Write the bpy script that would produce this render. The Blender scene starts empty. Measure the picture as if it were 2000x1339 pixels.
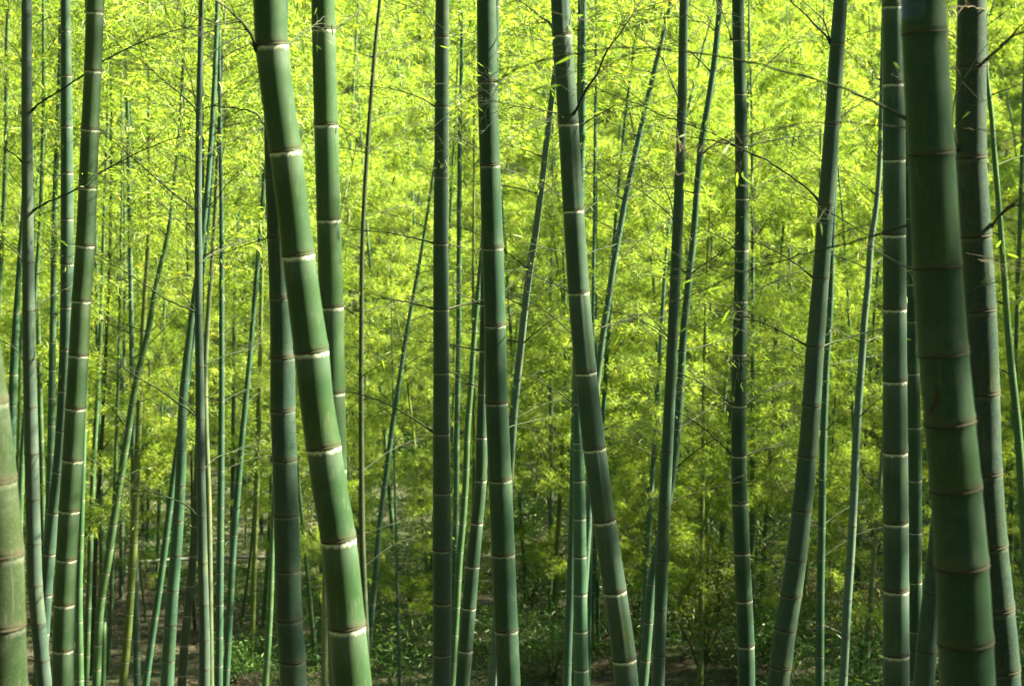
import bpy, math, random
import numpy as np
from mathutils import Vector, Matrix, noise

random.seed(7)
RNG = np.random.default_rng(7)
scene = bpy.context.scene
COL = scene.collection

# ------------------------------------------------------------------ camera, sky, sun, exposure
F = 3333.333                       # focal length in photo pixels (2000 px wide)
YH = 250.0                         # photo row of the horizon
PITCH = math.atan((669.5 - YH) / F)
CAM = np.array([0.0, 0.0, 1.65])
FWD = np.array([0.0, math.cos(PITCH), -math.sin(PITCH)])
UP = np.array([0.0, math.sin(PITCH), math.cos(PITCH)])

cam_data = bpy.data.cameras.new('camera')
cam = bpy.data.objects.new('camera', cam_data)
COL.objects.link(cam)
cam.location = CAM
cam.rotation_euler = (math.pi / 2 - PITCH, 0, 0)
cam_data.sensor_width = 36.0
cam_data.lens = F / 2000 * 36.0
cam_data.clip_start = 0.05
cam_data.clip_end = 2000
cam_data.dof.use_dof = True
cam_data.dof.focus_distance = 8.0
cam_data.dof.aperture_fstop = 5.4
scene.camera = cam

SUN_AZ = 83.0                      # degrees clockwise from straight ahead: light comes from the right
SUN_EL = 42.0
world = bpy.data.worlds.new('World')
scene.world = world
world.use_nodes = True
wn = world.node_tree
wn.nodes.clear()
sky = wn.nodes.new('ShaderNodeTexSky')
sky.sky_type = 'NISHITA'
sky.sun_disc = False
sky.sun_elevation = math.radians(SUN_EL)
sky.sun_rotation = math.radians(SUN_AZ)
bg = wn.nodes.new('ShaderNodeBackground')
bg.inputs['Strength'].default_value = 0.05
wo = wn.nodes.new('ShaderNodeOutputWorld')
wn.links.new(sky.outputs[0], bg.inputs[0])
wn.links.new(bg.outputs[0], wo.inputs[0])

sun_data = bpy.data.lights.new('sun', 'SUN')
sun_data.energy = 5.0
sun_data.angle = math.radians(0.8)
sun_data.color = (1.0, 0.86, 0.58)
sun = bpy.data.objects.new('sun', sun_data)
COL.objects.link(sun)
a, e = math.radians(SUN_AZ), math.radians(SUN_EL)
SUN_DIR = Vector((math.cos(e) * math.sin(a), math.cos(e) * math.cos(a), math.sin(e)))
sun.rotation_euler = SUN_DIR.to_track_quat('Z', 'Y').to_euler()
sun.location = SUN_DIR * 60

vs = scene.view_settings
vs.view_transform = 'Standard'
vs.look = 'None'
vs.exposure = 3.55
vs.gamma = 1.0
vs.use_curve_mapping = False
scene.cycles.max_bounces = 9
scene.cycles.diffuse_bounces = 6
scene.cycles.transmission_bounces = 6
scene.cycles.sample_clamp_indirect = 6.0


# ------------------------------------------------------------------ helpers
def at(px, py, d):
    """point seen at photo pixel (px, py) at distance d along world y"""
    v = FWD + np.array([1.0, 0, 0]) * ((px - 1000) / F) + UP * ((669.5 - py) / F)
    return CAM + v * (d / v[1])


def mpp(p):
    """metres covered by one photo pixel at point p"""
    return float(np.dot(np.asarray(p) - CAM, FWD)) / F


def mesh_np(name, verts, faces, mat, attrs=None, smooth=False):
    verts = np.asarray(verts, dtype=np.float32).reshape(-1, 3)
    faces = np.asarray(faces, dtype=np.int32)
    n = faces.shape[1]
    me = bpy.data.meshes.new(name)
    me.vertices.add(len(verts))
    me.vertices.foreach_set('co', verts.ravel())
    me.loops.add(faces.size)
    me.loops.foreach_set('vertex_index', faces.ravel())
    me.polygons.add(len(faces))
    me.polygons.foreach_set('loop_start', np.arange(0, faces.size, n, dtype=np.int32))
    me.polygons.foreach_set('loop_total', np.full(len(faces), n, dtype=np.int32))
    if smooth:
        me.polygons.foreach_set('use_smooth', np.ones(len(faces), dtype=bool))
    me.update(calc_edges=True)
    for k, v in (attrs or {}).items():
        at_ = me.attributes.new(k, 'FLOAT', 'POINT')
        at_.data.foreach_set('value', np.asarray(v, dtype=np.float32).ravel())
    me.materials.append(mat)
    return me


def link(name, data, parent=None, loc=(0, 0, 0), kind=None):
    o = bpy.data.objects.new(name, data)
    COL.objects.link(o)
    o.location = loc
    if parent is not None:
        o.parent = parent
    if kind:
        o['kind'] = kind
    return o


def tag(o, label, cat, group=None):
    o['label'] = label
    o['category'] = cat
    if group:
        o['group'] = group
    return o


# ------------------------------------------------------------------ terrain
GY = np.array([-60, -20, 0, 3, 6, 10, 15, 20, 26, 34, 40, 48, 62, 100, 130, 180.0])
GZ = np.array([38.0, 10.0, 0.0, -0.8, -2.0, -3.4, -4.6, -5.2, -5.4, -4.9, -3.3, -0.2, 7.0, 25.0, 36.0, 40.0])  # raised behind the camera too: added, unseen ground that closes off the sky


def ground(x, y):
    g = float(np.interp(y, GY, GZ))
    n = noise.noise(Vector((x * 0.11, y * 0.11, 3.1))) * 0.35
    n += noise.noise(Vector((x * 0.45, y * 0.45, 9.7))) * 0.12
    shade_bank = max(0.0, -x - 4.5 - 0.33 * max(0.0, y)) * (1.0 if y < 30 else max(0.0, 1 - (y - 30) / 30))
    g += 11.0 * (1 - math.exp(-shade_bank * 0.11))                # added rise, unseen left of the view, keeps that side dark
    return g + n + 0.03 * min(30.0, max(0.0, x)) * min(1, max(0, y / 20))


# ------------------------------------------------------------------ materials
def new_mat(name):
    m = bpy.data.materials.new(name)
    m.use_nodes = True
    nt = m.node_tree
    nt.nodes.clear()
    out = nt.nodes.new('ShaderNodeOutputMaterial')
    return m, nt, out


def N(nt, t, **kw):
    n = nt.nodes.new(t)
    for k, v in kw.items():
        setattr(n, k, v)
    return n


def mixc(nt, fac, a_, b_, mode='MIX'):
    n = N(nt, 'ShaderNodeMix', data_type='RGBA', blend_type=mode)
    for sock, v in ((n.inputs[0], fac), (n.inputs[6], a_), (n.inputs[7], b_)):
        if isinstance(v, (int, float)):
            sock.default_value = v
        elif isinstance(v, tuple):
            sock.default_value = v + (1,) if len(v) == 3 else v
        else:
            nt.links.new(v, sock)
    return n.outputs[2]


def maprange(nt, v, a0, a1, b0=0.0, b1=1.0, smooth=False):
    n = N(nt, 'ShaderNodeMapRange')
    if smooth:
        n.interpolation_type = 'SMOOTHSTEP'
    nt.links.new(v, n.inputs[0])
    for i, x in enumerate((a0, a1, b0, b1)):
        n.inputs[i + 1].default_value = x
    return n.outputs[0]


def math_n(nt, op, a_, b_=None):
    n = N(nt, 'ShaderNodeMath', operation=op)
    for i, v in enumerate((a_, b_)):
        if v is None:
            continue
        if isinstance(v, (int, float)):
            n.inputs[i].default_value = v
        else:
            nt.links.new(v, n.inputs[i])
    return n.outputs[0]


def noise_n(nt, vec, scale, detail=3.0, rough=0.55, mapscale=None):
    if mapscale:
        mp = N(nt, 'ShaderNodeMapping')
        mp.inputs['Scale'].default_value = mapscale
        nt.links.new(vec, mp.inputs['Vector'])
        vec = mp.outputs[0]
    n = N(nt, 'ShaderNodeTexNoise')
    nt.links.new(vec, n.inputs['Vector'])
    n.inputs['Scale'].default_value = scale
    n.inputs['Detail'].default_value = detail
    n.inputs['Roughness'].default_value = rough
    return n.outputs[0]


def culm_material():
    m, nt, out = new_mat('bamboo_culm')
    L = nt.links.new
    tint = N(nt, 'ShaderNodeAttribute', attribute_type='OBJECT', attribute_name='tint')
    wax_a = N(nt, 'ShaderNodeAttribute', attribute_type='OBJECT', attribute_name='wax')
    age_a = N(nt, 'ShaderNodeAttribute', attribute_type='OBJECT', attribute_name='age')
    nd = N(nt, 'ShaderNodeAttribute', attribute_type='GEOMETRY', attribute_name='below')
    na = N(nt, 'ShaderNodeAttribute', attribute_type='GEOMETRY', attribute_name='above')
    seg = N(nt, 'ShaderNodeAttribute', attribute_type='GEOMETRY', attribute_name='segment')
    tc = N(nt, 'ShaderNodeTexCoord')
    obj = tc.outputs['Object']
    fibre = noise_n(nt, obj, 1.0, 3.0, 0.6, (260, 260, 5))
    streak = noise_n(nt, obj, 1.0, 4.0, 0.6, (38, 38, 2.2))
    blot = noise_n(nt, obj, 9.0, 5.0, 0.65)
    fine = noise_n(nt, obj, 160.0, 3.0, 0.6)
    col = tint.outputs['Color']
    # per internode change of tone
    col = mixc(nt, maprange(nt, seg.outputs['Fac'], 0, 1, 0.0, 0.85), col, mixc(nt, 1.0, col, (0.68, 0.80, 0.72), 'MULTIPLY'))
    big = noise_n(nt, obj, 1.0, 3.0, 0.6, (7, 7, 3.2))
    col = mixc(nt, maprange(nt, big, 0.55, 0.75, 0.0, 0.5, True), col, mixc(nt, 1.0, col, (1.9, 1.35, 0.50), 'MULTIPLY'))
    # yellower / bluer blotches
    col = mixc(nt, maprange(nt, streak, 0.45, 0.75, 0.0, 0.55, True), col, mixc(nt, 1.0, col, (1.75, 1.25, 0.55), 'MULTIPLY'))
    col = mixc(nt, maprange(nt, blot, 0.50, 0.72, 0.0, 0.5, True), col, mixc(nt, 0.35, col, (0.09, 0.125, 0.10)))
    col = mixc(nt, maprange(nt, fibre, 0.35, 0.75, 0.0, 0.30), col, mixc(nt, 1.0, col, (0.6, 0.66, 0.6), 'MULTIPLY'))
    # old stems: grey-brown lichen and sooty marks
    soot = math_n(nt, 'MULTIPLY', maprange(nt, noise_n(nt, obj, 1.0, 5.0, 0.7, (55, 55, 14)), 0.56, 0.70, 0, 1, True), age_a.outputs['Fac'])
    col = mixc(nt, soot, col, (0.030, 0.030, 0.020))
    lich = math_n(nt, 'MULTIPLY', maprange(nt, fine, 0.52, 0.70, 0, 0.6, True), age_a.outputs['Fac'])
    col = mixc(nt, lich, col, (0.068, 0.088, 0.066))
    scr = maprange(nt, noise_n(nt, obj, 1.0, 2.0, 0.4, (190, 190, 7)), 0.66, 0.72, 0.0, 0.45, True)
    col = mixc(nt, scr, col, (0.075, 0.095, 0.060))
    dark = maprange(nt, noise_n(nt, obj, 1.0, 4.0, 0.65, (90, 90, 9)), 0.63, 0.70, 0.0, 0.6, True)
    col = mixc(nt, dark, col, mixc(nt, 1.0, col, (0.35, 0.34, 0.30), 'MULTIPLY'))
    speck = maprange(nt, noise_n(nt, obj, 420.0, 2.0, 0.5), 0.66, 0.74, 0.0, 0.35, True)
    col = mixc(nt, speck, col, (0.10, 0.13, 0.10))
    # white waxy bloom under each node, ragged lower edge
    rag = noise_n(nt, obj, 1.0, 3.0, 0.6, (120, 120, 20))
    topedge = math_n(nt, 'SUBTRACT', nd.outputs['Fac'], maprange(nt, rag, 0.3, 0.7, 0.0, 0.13))
    low = math_n(nt, 'ADD', nd.outputs['Fac'], maprange(nt, rag, 0.3, 0.7, 0.10, -0.08))
    band = math_n(nt, 'MULTIPLY', maprange(nt, topedge, 0.0, 0.05, 0, 1, True), maprange(nt, low, 0.10, 0.40, 1, 0, True))
    band = math_n(nt, 'MULTIPLY', band, math_n(nt, 'MULTIPLY', wax_a.outputs['Fac'], maprange(nt, seg.outputs['Fac'], 0, 1, 0.8, 1.0)))
    band = math_n(nt, 'MULTIPLY', band, maprange(nt, streak, 0.35, 0.55, 0.65, 1.0, True))
    veil = math_n(nt, 'MULTIPLY', maprange(nt, nd.outputs['Fac'], 0.2, 2.2, 0.20, 0.0, True), wax_a.outputs['Fac'])
    col = mixc(nt, veil, col, (0.13, 0.18, 0.155))
    col = mixc(nt, band, col, (0.50, 0.54, 0.46))
    # brown scorched rim right above the node
    rim = maprange(nt, na.outputs['Fac'], 0.0, 0.55, 0.75, 0.0, True)
    col = mixc(nt, math_n(nt, 'MULTIPLY', rim, maprange(nt, blot, 0.3, 0.7, 0.3, 1.0)), col, (0.055, 0.05, 0.035))
    scar = maprange(nt, nd.outputs['Fac'], 0.0, 0.03, 0.9, 0.0)
    col = mixc(nt, scar, col, (0.04, 0.032, 0.022))
    p = N(nt, 'ShaderNodeBsdfPrincipled')
    L(col, p.inputs['Base Color'])
    rg = math_n(nt, 'ADD', maprange(nt, blot, 0.3, 0.7, 0.40, 0.56), math_n(nt, 'MULTIPLY', band, 0.4))
    L(rg, p.inputs['Roughness'])
    p.inputs['Specular IOR Level'].default_value = 0.22
    p.inputs['Sheen Weight'].default_value = 0.05
    p.inputs['Sheen Roughness'].default_value = 0.4
    p.inputs['Sheen Tint'].default_value = (0.8, 0.95, 0.85, 1)
    bmp = N(nt, 'ShaderNodeBump')
    bmp.inputs['Strength'].default_value = 0.10
    bmp.inputs['Distance'].default_value = 0.002
    L(fibre, bmp.inputs['Height'])
    L(bmp.outputs[0], p.inputs['Normal'])
    L(p.outputs[0], out.inputs[0])
    return m


def plain_material(name, col, col2, scale=30.0, rough=0.7):
    m, nt, out = new_mat(name)
    tc = N(nt, 'ShaderNodeTexCoord')
    n = noise_n(nt, tc.outputs['Object'], scale, 4.0, 0.6)
    p = N(nt, 'ShaderNodeBsdfPrincipled')
    nt.links.new(mixc(nt, maprange(nt, n, 0.35, 0.65), col, col2), p.inputs['Base Color'])
    p.inputs['Roughness'].default_value = rough
    p.inputs['Specular IOR Level'].default_value = 0.15
    nt.links.new(p.outputs[0], out.inputs[0])
    return m


def leaf_material(name, stops, trans, tmul, gloss=0.03):
    m, nt, out = new_mat(name)
    L = nt.links.new
    r = N(nt, 'ShaderNodeAttribute', attribute_type='GEOMETRY', attribute_name='rnd')
    oi = N(nt, 'ShaderNodeObjectInfo')
    f = math_n(nt, 'ADD', math_n(nt, 'MULTIPLY', r.outputs['Fac'], 0.86), math_n(nt, 'MULTIPLY', oi.outputs['Random'], 0.14))
    ramp = N(nt, 'ShaderNodeValToRGB')
    cr = ramp.color_ramp
    while len(cr.elements) < len(stops):
        cr.elements.new(0.5)
    for el, (pos, c) in zip(cr.elements, stops):
        el.position = pos
        el.color = c + (1,)
    L(f, ramp.inputs[0])
    d = N(nt, 'ShaderNodeBsdfDiffuse')
    t = N(nt, 'ShaderNodeBsdfTranslucent')
    L(ramp.outputs[0], d.inputs[0])
    L(mixc(nt, 1.0, ramp.outputs[0], tmul, 'MULTIPLY'), t.inputs[0])
    mx = N(nt, 'ShaderNodeMixShader')
    mx.inputs[0].default_value = trans
    L(d.outputs[0], mx.inputs[1])
    L(t.outputs[0], mx.inputs[2])
    g = N(nt, 'ShaderNodeBsdfGlossy')
    g.inputs['Roughness'].default_value = 0.5
    m2 = N(nt, 'ShaderNodeMixShader')
    m2.inputs[0].default_value = gloss
    L(mx.outputs[0], m2.inputs[1])
    L(g.outputs[0], m2.inputs[2])
    L(m2.outputs[0], out.inputs[0])
    return m


M_CULM = culm_material()
M_SCAR = plain_material('node_scar', (0.011, 0.010, 0.006), (0.024, 0.020, 0.012), 40)
M_BRANCH = plain_material('branch_bark', (0.012, 0.026, 0.012), (0.028, 0.036, 0.016), 6, 0.7)
M_DRY = plain_material('dry_branch', (0.034, 0.030, 0.016), (0.075, 0.065, 0.038), 8)
M_POLE = plain_material('weathered_pole', (0.13, 0.15, 0.15), (0.20, 0.22, 0.22), 5)
M_RUST = plain_material('rust_stain', (0.040, 0.020, 0.011), (0.020, 0.034, 0.016), 120)
LEAF_STOPS = [(0.0, (0.056, 0.118, 0.016)), (0.35, (0.108, 0.190, 0.024)), (0.70, (0.186, 0.268, 0.040)),
              (0.90, (0.270, 0.320, 0.050)), (1.0, (0.42, 0.34, 0.030))]
M_LEAF = leaf_material('bamboo_leaf', LEAF_STOPS, 0.55, (1.85, 1.80, 0.9))
M_SHRUB = leaf_material('shrub_leaf', [(0.0, (0.030, 0.090, 0.015)), (0.6, (0.055, 0.150, 0.020)), (1.0, (0.12, 0.20, 0.02))], 0.40, (1.4, 1.5, 0.8), 0.05)
M_YSHRUB = leaf_material('yellow_shrub_leaf', [(0.0, (0.070, 0.110, 0.012)), (0.6, (0.13, 0.16, 0.015)), (1.0, (0.22, 0.20, 0.02))], 0.40, (1.4, 1.4, 0.8), 0.05)
M_LITTER = leaf_material('fallen_leaf', [(0.0, (0.040, 0.030, 0.016)), (0.5, (0.085, 0.064, 0.035)), (1.0, (0.17, 0.14, 0.085))], 0.15, (1, 1, 1), 0.02)


def ground_material():
    m, nt, out = new_mat('forest_floor')
    tc = N(nt, 'ShaderNodeTexCoord')
    o = tc.outputs['Object']
    n1 = noise_n(nt, o, 0.7, 5.0, 0.6)
    n2 = noise_n(nt, o, 22.0, 4.0, 0.7)
    soil = mixc(nt, maprange(nt, n2, 0.3, 0.7), (0.012, 0.014, 0.007), (0.038, 0.035, 0.019))
    sx = N(nt, 'ShaderNodeSeparateXYZ')
    nt.links.new(o, sx.inputs[0])
    far = maprange(nt, sx.outputs[1], 24.0, 36.0, 0.0, 0.75)
    cover = math_n(nt, 'MAXIMUM', maprange(nt, n1, 0.48, 0.62, 0, 0.85, True), far)
    col = mixc(nt, cover, soil, mixc(nt, maprange(nt, n2, 0.3, 0.7), (0.014, 0.030, 0.008), (0.030, 0.055, 0.012)))
    p = N(nt, 'ShaderNodeBsdfPrincipled')
    nt.links.new(col, p.inputs['Base Color'])
    p.inputs['Roughness'].default_value = 0.95
    b = N(nt, 'ShaderNodeBump')
    b.inputs['Strength'].default_value = 0.6
    b.inputs['Distance'].default_value = 0.04
    nt.links.new(n2, b.inputs['Height'])
    nt.links.new(b.outputs[0], p.inputs['Normal'])
    nt.links.new(p.outputs[0], out.inputs[0])
    return m


M_GROUND = ground_material()

# ------------------------------------------------------------------ ground sheet
gx = np.concatenate([np.linspace(-150, -26, 14), np.linspace(-24, 24, 97), np.linspace(26, 150, 14)])
gy = np.concatenate([np.linspace(-60, -2, 12), np.linspace(-1, 46, 95), np.linspace(47.5, 100, 30), np.linspace(108, 180, 10)])
gv = np.array([[x, y, ground(x, y)] for y in gy for x in gx])
nx = len(gx)
ii, jj = np.meshgrid(np.arange(len(gy) - 1), np.arange(nx - 1), indexing='ij')
b0 = (ii * nx + jj).ravel()
gme = mesh_np('ground', gv, np.stack([b0, b0 + 1, b0 + nx + 1, b0 + nx], 1), M_GROUND, smooth=True)
link('ground', gme, kind='structure')


# ------------------------------------------------------------------ tubes, leaves
def norm(v):
    return v / np.maximum(np.linalg.norm(v, axis=-1, keepdims=True), 1e-9)


def tubes(P, R, sides):
    """P (n, k, 3) centre lines, R (n, k) radii -> verts, quads"""
    n, k, _ = P.shape
    T = norm(np.gradient(P, axis=1))
    ref = np.zeros_like(T)
    ref[..., 2] = 1
    A = np.cross(T, ref)
    bad = np.linalg.norm(A, axis=-1) < 0.15
    A[bad] = np.cross(T[bad], np.array([1.0, 0, 0]))
    A = norm(A)
    B = np.cross(T, A)
    th = np.arange(sides) * 2 * math.pi / sides
    V = P[:, :, None, :] + R[:, :, None, None] * (np.cos(th)[None, None, :, None] * A[:, :, None, :] + np.sin(th)[None, None, :, None] * B[:, :, None, :])
    base = np.arange(n)[:, None, None] * (k * sides)
    kk = np.arange(k - 1)[None, :, None] * sides
    s = np.arange(sides)[None, None, :]
    s2 = (s + 1) % sides
    Q = np.stack([base + kk + s, base + kk + s2, base + kk + sides + s2, base + kk + sides + s], -1).reshape(-1, 4)
    return V.reshape(-1, 3), Q


class Soup:
    def __init__(self):
        self.v, self.f, self.n, self.r = [], [], 0, []

    def add(self, V, Fc, rnd=None):
        self.v.append(V)
        self.f.append(Fc + self.n)
        self.n += len(V)
        if rnd is not None:
            self.r.append(rnd)

    def mesh(self, name, mat, smooth=False):
        at_ = {'rnd': np.concatenate(self.r)} if self.r else None
        return mesh_np(name, np.concatenate(self.v), np.concatenate(self.f), mat, at_, smooth)


def leaves(P, D, L, W, rng, fold=0.25, rich=False, rnd=None):
    """one pointed blade per row: P base, D direction, L length, W width"""
    n = len(P)
    D = norm(D)
    side = norm(np.cross(D, rng.normal(size=(n, 3)) * 0.8 + np.array([0, 0, 1.0])))
    nrm = np.cross(side, D)
    if rnd is None:
        rnd = np.clip(rng.beta(2.2, 2.6, n) + 0.0, 0, 1)
    L = L[:, None]
    W = W[:, None]
    if rich:
        sag = nrm * L * rng.uniform(-0.22, -0.04, (n, 1))
        V = np.stack([P, P + D * L * 0.28 + side * W * 0.5 + sag * 0.1, P + D * L * 0.28 - side * W * 0.5 + sag * 0.1,
                      P + D * L * 0.62 + side * W * 0.42 + sag * 0.45, P + D * L * 0.62 - side * W * 0.42 + sag * 0.45, P + D * L + sag,
                      P + D * L * 0.30 - nrm * W * fold + sag * 0.1, P + D * L * 0.64 - nrm * W * fold + sag * 0.45], 1)
        b = np.arange(n)[:, None] * 8
        T = np.array([[0, 1, 6], [0, 6, 2], [1, 3, 6], [3, 7, 6], [2, 6, 4], [6, 7, 4], [3, 5, 7], [7, 5, 4]])
        Fc = (b[:, :, None] + T[None]).reshape(-1, 3)
        return V.reshape(-1, 3), Fc, np.repeat(rnd, 8)
    mid = P + D * L * 0.42
    tip = P + D * L - np.array([0, 0, 1.0]) * L * rng.uniform(0.0, 0.25, (n, 1))
    V = np.stack([P, mid + side * W * 0.5 + nrm * W * fold * 0.5, tip, mid - side * W * 0.5 + nrm * W * fold * 0.5], 1)
    b = np.arange(n)[:, None] * 4
    Fc = np.concatenate([b + np.array([[0, 1, 2]]), b + np.array([[0, 2, 3]])], 1).reshape(-1, 3)
    return V.reshape(-1, 3), Fc, np.repeat(rnd, 4)


def make_crown(axis, rad, nodes, Lmax, rng, n_tw=13, n_lf=13, per_node=(1, 2), up=0.75, size=1.0, rich=False, zflat=0.0):
    """axis(z)->xyz, rad(z); branches spring from the nodes. returns (twig soup, leaf soup)"""
    P0, PHI, E0, LL, R0 = [], [], [], [], []
    zt, zb = max(nodes), min(nodes)
    phi0 = rng.uniform(0, 2 * math.pi)
    for i, z in enumerate(nodes):
        u = (z - zb) / max(zt - zb, 0.1)
        Ls = Lmax * (0.55 + 0.45 * math.sin(min(1, u * 2.2 + 0.25) * math.pi / 2)) * (1.0 - 0.62 * max(0, u - 0.45) / 0.55)
        for k in range(rng.integers(per_node[0], per_node[1] + 1)):
            phi = phi0 + i * math.pi + (k * 0.9 - 0.45) + rng.normal() * 0.45
            P0.append(axis(z) + np.array([math.cos(phi), math.sin(phi), 0]) * rad(z) * 0.9)
            PHI.append(phi)
            E0.append(rng.uniform(0.35, 1.25) * up)
            LL.append(Ls * rng.uniform(0.6, 1.1))
            R0.append(max(0.0042, rad(z) * rng.uniform(0.14, 0.22)))
    P0 = np.array(P0); PHI = np.array(PHI); E0 = np.array(E0); LL = np.array(LL); R0 = np.array(R0)
    nb, k = len(P0), 7
    H = np.stack([np.cos(PHI), np.sin(PHI), np.zeros(nb)], 1)
    Z = np.array([0, 0, 1.0])
    droop = rng.uniform(0.2, 0.9, nb)
    bend = rng.normal(size=nb) * 0.18
    S = np.cross(Z, H)

    def bp(t):
        t = t[..., None]
        sh = (slice(None),) + (None,) * (t.ndim - 2)
        return P0[sh] + LL[sh][..., None] * (t * (np.cos(E0)[sh][..., None] * H[sh] + np.sin(E0)[sh][..., None] * Z)
                                             - (droop[sh][..., None] * t ** 2 * 0.55) * Z + bend[sh][..., None] * t ** 2 * S[sh])
    ts = np.tile(np.linspace(0, 1, k), (nb, 1))
    PB = bp(ts)
    PB[:, 1:-1] += rng.normal(size=(nb, k - 2, 3)) * (LL * 0.012)[:, None, None]
    RB = R0[:, None] * (1 - 0.82 * ts)
    tw = Soup()
    V, Q = tubes(PB, RB, 4)
    tw.add(V, Q)
    # twigs
    tt = np.sort(rng.uniform(0.14, 1.0, (nb, n_tw)), axis=1)
    tt[:, -1] = 1.0
    B = bp(tt)
    B2 = bp(np.minimum(tt + 0.05, 1.05))
    T = norm(B2 - B)
    sgn = np.where((np.arange(n_tw)[None, :] + rng.integers(0, 2, (nb, 1))) % 2 == 0, 1.0, -1.0)
    D = norm(T * rng.uniform(0.5, 1.1, (nb, n_tw, 1)) + S[:, None, :] * (sgn * rng.uniform(0.3, 1.0, (nb, n_tw)))[..., None]
             + Z * rng.uniform(-0.35, 0.75, (nb, n_tw, 1)))
    lt = (0.18 + 0.26 * (1 - tt) + 0.06) * rng.uniform(0.6, 1.25, tt.shape) * (Lmax / 1.5) ** 0.5
    B, D, lt = B.reshape(-1, 3), D.reshape(-1, 3), lt.reshape(-1)
    s = np.linspace(0, 1, 4)[None, :, None]
    PT = B[:, None] + D[:, None] * lt[:, None, None] * s - Z * (lt[:, None, None] * s ** 2 * rng.uniform(0.1, 0.5, (len(B), 1, 1)))
    V, Q = tubes(PT, np.tile(np.array([1, .8, .6, .35]) * 0.0019 * size, (len(B), 1)), 3)
    tw.add(V, Q)
    # leaves
    u = rng.uniform(0.25, 1.0, (len(B), n_lf)) ** 0.7
    drp = (PT[:, -1] - B - D * lt[:, None])
    LP = (B[:, None] + D[:, None] * (lt[:, None] * u)[..., None] + drp[:, None] * (u ** 2)[..., None]).reshape(-1, 3)
    LD = norm(np.repeat(D, n_lf, 0) * 0.7 + rng.normal(size=(len(LP), 3)) * 0.65 - Z * rng.uniform(-0.2, 0.9, (len(LP), 1)))
    LP = LP + rng.normal(size=LP.shape) * 0.022
    ln = rng.uniform(0.050, 0.110, len(LP)) * size
    lv = Soup()
    twr = np.repeat(rng.normal(size=len(B)) * 0.13, n_lf)
    rnd = np.clip(rng.beta(2.4, 2.8, len(LP)) + twr, 0, 1)
    lv.add(*leaves(LP, LD, ln, ln * rng.uniform(0.10, 0.145, len(LP)), rng, rich=rich, rnd=rnd))
    return tw, lv


# ------------------------------------------------------------------ culms
def hermite(xs, ys):
    xs, ys = np.asarray(xs, float), np.asarray(ys, float)
    h = np.diff(xs)
    dl = np.diff(ys) / h
    m = np.empty(len(xs))
    m[0], m[-1] = dl[0], dl[-1]
    if len(xs) > 2:
        m[1:-1] = (dl[:-1] * h[1:] + dl[1:] * h[:-1]) / (h[1:] + h[:-1])

    def f(x):
        x = np.asarray(x, float)
        i = np.clip(np.searchsorted(xs, x) - 1, 0, len(xs) - 2)
        t = (x - xs[i]) / h[i]
        lo, hi = x < xs[0], x > xs[-1]
        r = ((2 * t**3 - 3 * t**2 + 1) * ys[i] + (t**3 - 2 * t**2 + t) * h[i] * m[i] + (-2 * t**3 + 3 * t**2) * ys[i + 1] + (t**3 - t**2) * h[i] * m[i + 1])
        r = np.where(lo, ys[0] + m[0] * (x - xs[0]), r)
        return np.where(hi, ys[-1] + m[-1] * (x - xs[-1]), r)
    return f


PROF_DZ = np.array([-1.3, -0.5, -0.16, -0.05, 0.0, 0.03, 0.12, 0.24, 0.5, 1.2])
PROF_S = np.array([1.0, 0.992, 0.998, 1.022, 1.034, 0.996, 1.030, 1.038, 1.008, 1.0])


def culm_mesh(axis, rad, znodes, z0, z1, sides, groove=None, prof=True):
    zs, sc = [z0, z1], [1.0, 0.2 if prof == 'tip' else 1.0]
    for zn in znodes:
        r = float(rad(zn))
        for dz, s_ in zip(PROF_DZ, PROF_S):
            zz = zn + dz * r
            if z0 < zz < z1:
                zs.append(zz); sc.append(s_)
    zn_a = np.array([z0 - 1.0] + list(znodes) + [z1 + 1.0])
    for a_, b_ in zip(zn_a[:-1], zn_a[1:]):
        for t in (0.33, 0.5, 0.67):
            zz = a_ + (b_ - a_) * t
            if z0 < zz < z1:
                zs.append(zz); sc.append(1.0)
    o = np.argsort(zs)
    zs, sc = np.array(zs)[o], np.array(sc)[o]
    P = np.stack([axis(z) for z in zs])
    R = rad(zs) * sc
    T = norm(np.gradient(P, axis=0))
    A = norm(np.cross(np.array([0, 1.0, 0]), T))
    B = np.cross(T, A)
    th = np.arange(sides) * 2 * math.pi / sides
    k = np.searchsorted(zn_a, zs + 1e-9)
    k = np.clip(k, 1, len(zn_a) - 1)
    RR = np.repeat(R[:, None], sides, 1)
    if groove is not None:
        for row in range(len(zs)):
            c = groove + (math.pi if k[row] % 2 else 0)
            dth = (th - c + math.pi) % (2 * math.pi) - math.pi
            RR[row] *= 1 - 0.055 * np.exp(-(dth / 0.16) ** 2)
    V = P[:, None] + RR[..., None] * (np.cos(th)[None, :, None] * A[:, None] + np.sin(th)[None, :, None] * B[:, None])
    n = len(zs)
    rr = np.arange(n - 1)[:, None] * sides
    s = np.arange(sides)[None]
    Q = np.stack([rr + s, rr + (s + 1) % sides, rr + sides + (s + 1) % sides, rr + sides + s], -1).reshape(-1, 4)
    below = np.repeat((zn_a[k] - zs) / R, sides)
    above = np.repeat((zs - zn_a[k - 1]) / R, sides)
    seg = np.repeat((np.sin(k * 12.9898 + z0 * 7) * 43758.5) % 1.0, sides)
    return V.reshape(-1, 3), Q, {'below': below, 'above': above, 'segment': seg}


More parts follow.
